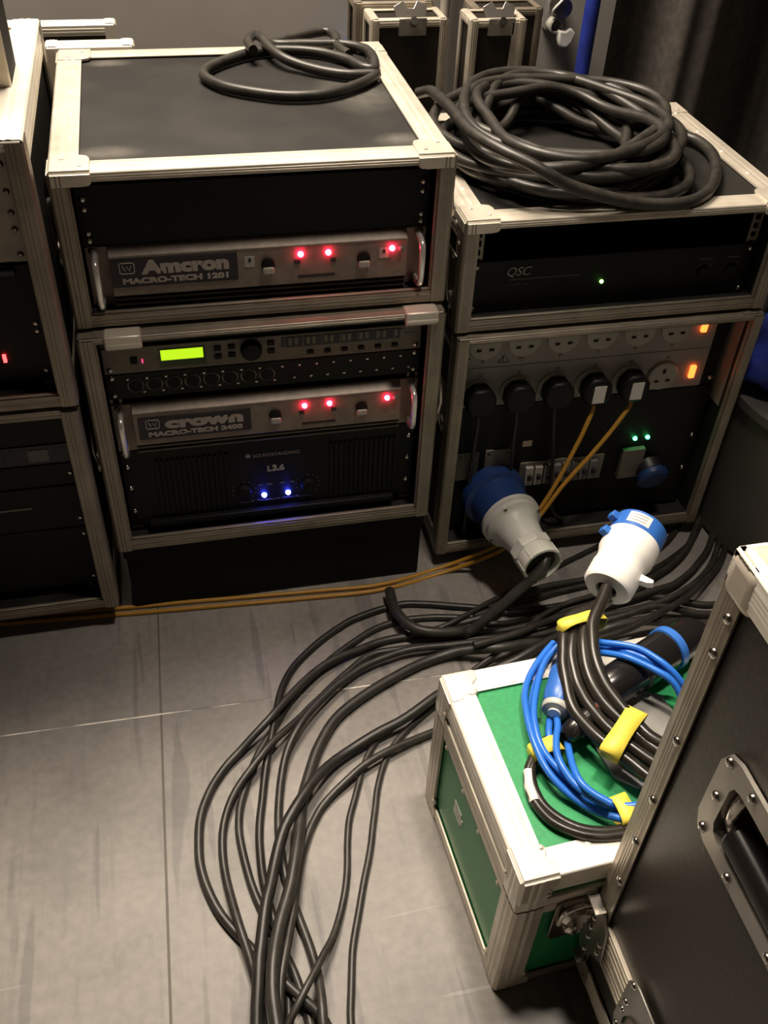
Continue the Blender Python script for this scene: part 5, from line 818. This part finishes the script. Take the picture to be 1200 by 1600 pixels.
# thick black cable coil with the white plug, taped twice
t = thing('thick_cable_coil', 'thick black cable bundle in yellow tape ending in a white and blue plug', 'cable', (.63, -.56, .3))
b = MB()
for k in ('strand_one', 'strand_two', 'strand_three', 'strand_four'): b.tube(cr(pts(k), 3), CAB[k][0], 12)
b.obj('cable', M['rubber_c'], t, angle=80)
band(0, (.6215, -.4620, .339), (.12, -1, .0), .0345, .0145, .017, t)
band(0, (.6085, -.6360, .334), (.66, -.75, 0), .041, .0150, .025, t)
a = Vector((.678, -.410, .345)); ax = Vector((.084, .085, .025)).normalized(); u, v, w = basis(ax)
MB().lathe(a - ax * .004, ax, [(.0135, .004), (.0155, 0), (.032, .002), (.036, .007), (.0365, .036), (.035, .044), (.036, .054), (.0405, .066), (.041, .086), (.040, .093)], 36, cap=False).obj('plug_body', M['white_p'], t)
MB().lathe(a + ax * .002, ax, [(.016, 0), (.0155, .004), (.002, .006)], 20).obj('cable_seal', M['black'], t)
MB().lathe(a + ax * .088, ax, [(.036, 0), (.0395, .002), (.0395, .030), (.0365, .032), (.0365, .008), (.002, .007)], 36, cap=False).obj('blue_collar', M['blue_p'], t)
MB().tube([tuple(Vector((.668, -.428, .343))), tuple(a + ax * .006)], .0085, 12).obj('cable_end', M['rubber_c'], t)
def on_side(ang, h, r): return a + ax * h + (u * cos(ang) + v * sin(ang)) * r
up = Vector((-.35, -.30, .88)); angs = [i * pi / 90 for i in range(180)]
best = max(angs, key=lambda q: (u * cos(q) + v * sin(q)).dot(up))
lab = MB(); vs = [on_side(best + q, h, .0401) for h in (.095, .114) for q in (-.42, -.25, -.08, .09, .26, .43)]
lab.add(vs, [(i, i + 1, i + 7, i + 6) for i in range(5)]).obj('rating_label', M['paper'], t)
pr = MB()
for h in (.099, .104, .109):
    q = [on_side(best + s, h, .0403) for s in (-.33, -.1, .12, .3)] + [on_side(best + s, h + .0012, .0403) for s in (-.33, -.1, .12, .3)]
    pr.add(q, [(i, i + 1, i + 5, i + 4) for i in range(3)])
pr.obj('label_print', M['print_d'], t)
right = max(angs, key=lambda q: (u * cos(q) + v * sin(q)).dot(Vector((.85, -.4, .2))))
q0 = on_side(right, .030, .033); rd = (q0 - (a + ax * .030)).normalized(); sd = ax.cross(rd)
MB().prism([(0, -.004), (.014, -.004), (.022, -.001), (.021, .004), (.010, .006), (0, .008)], q0 - sd * .006, rd, ax, sd, .012).obj('catch_lever', M['white_p'], t, .001)
left = max(angs, key=lambda q: (u * cos(q) + v * sin(q)).dot(Vector((-.9, .1, .3))))
for h in (.074, .104):
    q0 = on_side(left, h, .038); rd = (q0 - (a + ax * h)).normalized(); MB().prism([(0, -.006), (.012, -.005), (.012, .005), (0, .007)], q0 - ax.cross(rd) * .007, rd, ax, ax.cross(rd), .014).obj('hinge_lug', M['blue_p'], t, .001)

# ------------------------------------------------------------------ tall black case at the right edge
def black_case():
    X, Y1, Z1 = .546, -.776, .794; B = ((X, X + .62), (-1.46, Y1), (.055, Z1))
    r = thing('tall_black_case', 'tall black flight case with silver edges filling the right edge of the picture', 'flight case', (X + .31, -1.118, 0))
    e = .002
    # handle opening in the left side: four boards round it
    hy0, hy1, hz0, hz1 = -1.045, -.872, .540, .622
    for y0, y1, z0, z1 in ((-1.458, Y1 - e, hz1, Z1 - e), (-1.458, Y1 - e, .205, hz0), (hy1, Y1 - e, hz0, hz1), (-1.458, hy0, hz0, hz1)):
        box('side_panel', M['lam_brown'], r, X + e, X + .011, y0, y1, z0, z1)
    box('lid_body', M['lam_brown'], r, X + .011 + .04, X + .618, -1.458, Y1 - e, .205, Z1 - e)
    box('back_panel', M['lam_brown'], r, X + .011, X + .06, Y1 - .012, Y1 - e, .205, Z1 - e)
    box('top_panel', M['lam_brown'], r, X + .003, X + .06, -1.458, Y1 - e, Z1 - .012, Z1 - e)
    box('base_body', M['lam_brown'], r, X + e, X + .618, -1.458, Y1 - e, .057, .150)
    # edges: lid top and corners, joint extrusions, bottom edge
    tr = lambda p0, p1, u, v, m='alu', w=.029, w2=None: trim(r, p0, p1, u, v, w, m, ribs=4, w2=w2)
    tr((X, Y1, .205), (X, Y1, Z1), (1, 0, 0), (0, -1, 0), 'alu_shaded'); tr((X, -1.46, Z1), (X, Y1, Z1), (1, 0, 0), (0, 0, -1), 'alu_lit', w2=.034)
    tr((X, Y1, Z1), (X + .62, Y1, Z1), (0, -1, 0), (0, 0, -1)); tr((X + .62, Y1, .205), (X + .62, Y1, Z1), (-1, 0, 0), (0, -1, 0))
    tr((X, -1.46, .055), (X, Y1, .055), (1, 0, 0), (0, 0, 1), 'alu', .034); tr((X, Y1, .055), (X + .62, Y1, .055), (0, -1, 0), (0, 0, 1)); tr((X, Y1, .055), (X, Y1, .15), (1, 0, 0), (0, -1, 0), 'alu_shaded', .02)
    def rim(nm, z0, z1, out):
        b = MB(); b.box(X - out, X + .008, -1.46, Y1 + out, z0, z1); k = 3
        for i in range(k): zc = z0 + (z1 - z0) * (i + .7) / (k + .4); b.box(X - out - .001, X - out, -1.46, Y1, zc - .0018, zc + .0018)
        b.obj(nm, M['alu'], r, .0015); box(nm, M['alu'], r, X + .008, X + .62, Y1 - .008, Y1 + out, z0, z1, .0015)
    rim('lid_rim', .175, .211, .003); rim('base_rim', .139, .1735, .0025)
    MB().box(X - .0045, X + .048, Y1 - .042, Y1 + .0045, Z1 - .046, Z1 + .0045).obj('corner_cap', M['alu'], r, .013, 4, 60)
    corner(r, (X, Y1, .055), (1, -1, 1), s=.036, m='alu_shaded', ball=.012, style='plate', t=.004)
    rivets(r, [(X - .002, Y1 - .021, z) for z in (.735, .692, .565, .465, .385, .300)] + [(X - .002, -.90 - .1 * i, Z1 - .026) for i in range(3)], (-1, 0, 0), .0055, 'steel', 'rivet', .004)
    # sprung bar handle in its dish
    d = MB(); fy0, fy1, fz0, fz1 = -1.065, -.853, .522, .642
    def rr(y0, y1, z0, z1, c): return [(y0 + c, z0), (y1 - c, z0), (y1 - c * .3, z0 + c * .3), (y1, z0 + c), (y1, z1 - c), (y1 - c * .3, z1 - c * .3), (y1 - c, z1), (y0 + c, z1), (y0 + c * .3, z1 - c * .3), (y0, z1 - c), (y0, z0 + c), (y0 + c * .3, z0 + c * .3)]
    o_, i_ = rr(fy0, fy1, fz0, fz1, .022), rr(hy0 + .004, hy1 - .004, hz0 + .004, hz1 - .004, .012); n = 12
    vs = [(X + .001, *p) for p in o_] + [(X - .003, p[0] * .997 + .003 * -.96, p[1] * .997 + .003 * .58) for p in o_] + [(X - .003, *p) for p in i_] + [(X + .040, (p[0] + .96) * .92 - .96, (p[1] - .58) * .9 + .58) for p in i_]
    fs = []
    for k in range(3):
        for q in range(n): fs.append((k * n + q, k * n + (q + 1) % n, (k + 1) * n + (q + 1) % n, (k + 1) * n + q))
    fs.append(tuple(range(3 * n, 4 * n))); dish = d.add(vs, fs).obj('handle_dish', M['zinc'], r, angle=30)
    rivets(dish, [(X - .003, y, z) for y, z in ((-.864, .630), (-.866, .582), (-.867, .534), (-.915, .531), (-.985, .531), (-.90, .632), (-.955, .632), (-1.03, .632))], (-1, 0, 0), .0052, 'steel', 'rivet', .0035)
    hb = MB().tube([(X + .010, -.892, .560), (X + .010, -1.03, .560)], .0165, 20).obj('handle_grip', M['black_gloss'], r, .004)
    for y in (-.884, -1.035): MB().tube(cr([(X + .018, y, .612), (X + .008, y, .600), (X + .006, y, .578), (X + .010, y, .560), (X + .010, y - .02 * (1 if y > -.95 else -1), .560)], 4), .0065, 10).obj('handle_arm', M['steel'], r)
    # hinge plate at the back edge, bridging lid and base
    h = MB().prism([(-.768, .228), (-.801, .226), (-.816, .208), (-.824, .158), (-.818, .144), (-.800, .128), (-.792, .100), (-.779, .098), (-.770, .12)], (X - .0035, 0, 0), (0, 1, 0), (0, 0, 1), (-1, 0, 0), .0035).obj('hinge_plate', M['zinc'], r, .0012)
    rivets(h, [(X - .007, y, z) for y, z in ((-.787, .214), (-.787, .193), (-.787, .170), (-.788, .148), (-.789, .118), (-.812, .175), (-.812, .155))], (-1, 0, 0), .0042, 'steel', 'rivet', .003)
    box('hinge_flange', M['steel'], h, X - .018, X - .003, -.800, -.770, .2265, .2290, .0008); box('hinge_flange', M['steel'], h, X - .016, X - .003, -.798, -.780, .0985, .1005, .0008)
    MB().cyl((X - .008, -.770, .165), (X - .008, -.770, .205), .007, n=12).obj('hinge_barrel', M['steel_dark'], h)
    # butterfly latch in its dish on the left side
    L = MB().prism(rr(-.985, -.873, .118, .240, .018), (X - .003, 0, 0), (0, 1, 0), (0, 0, 1), (-1, 0, 0), .004).obj('latch_dish', M['zinc'], r, .0015)
    rivets(L, [(X - .007, y, z) for y, z in ((-.883, .231), (-.883, .188), (-.883, .168), (-.884, .130), (-.974, .231), (-.974, .130))], (-1, 0, 0), .0045, 'steel', 'rivet', .003)
    MB().lathe((X - .007, -.925, .165), (-1, 0, 0), [(.034, 0), (.034, .003), (.028, .008), (.026, .003), (.004, .002)], 24).obj('latch_cup', M['steel'], r)
    MB().prism([(-.03, -.006), (.03, -.006), (.034, .006), (.01, .012), (-.01, .012), (-.034, .006)], (X - .012, -.925, .165), (0, .5, .86), (0, -.86, .5), (-1, 0, 0), .004).obj('latch_wings', M['steel'], r, .001)
    for x in (X + .08, X + .54):
        for y in (-1.38, -.86): 
            c = MB().box(x - .03, x + .03, y - .035, y + .035, .048, .057).obj('castor_plate', M['steel_dark'], r); MB().cyl((x - .014, y, .025), (x + .014, y, .025), .025, n=16).obj('wheel', M['rubber'], c)
black_case()
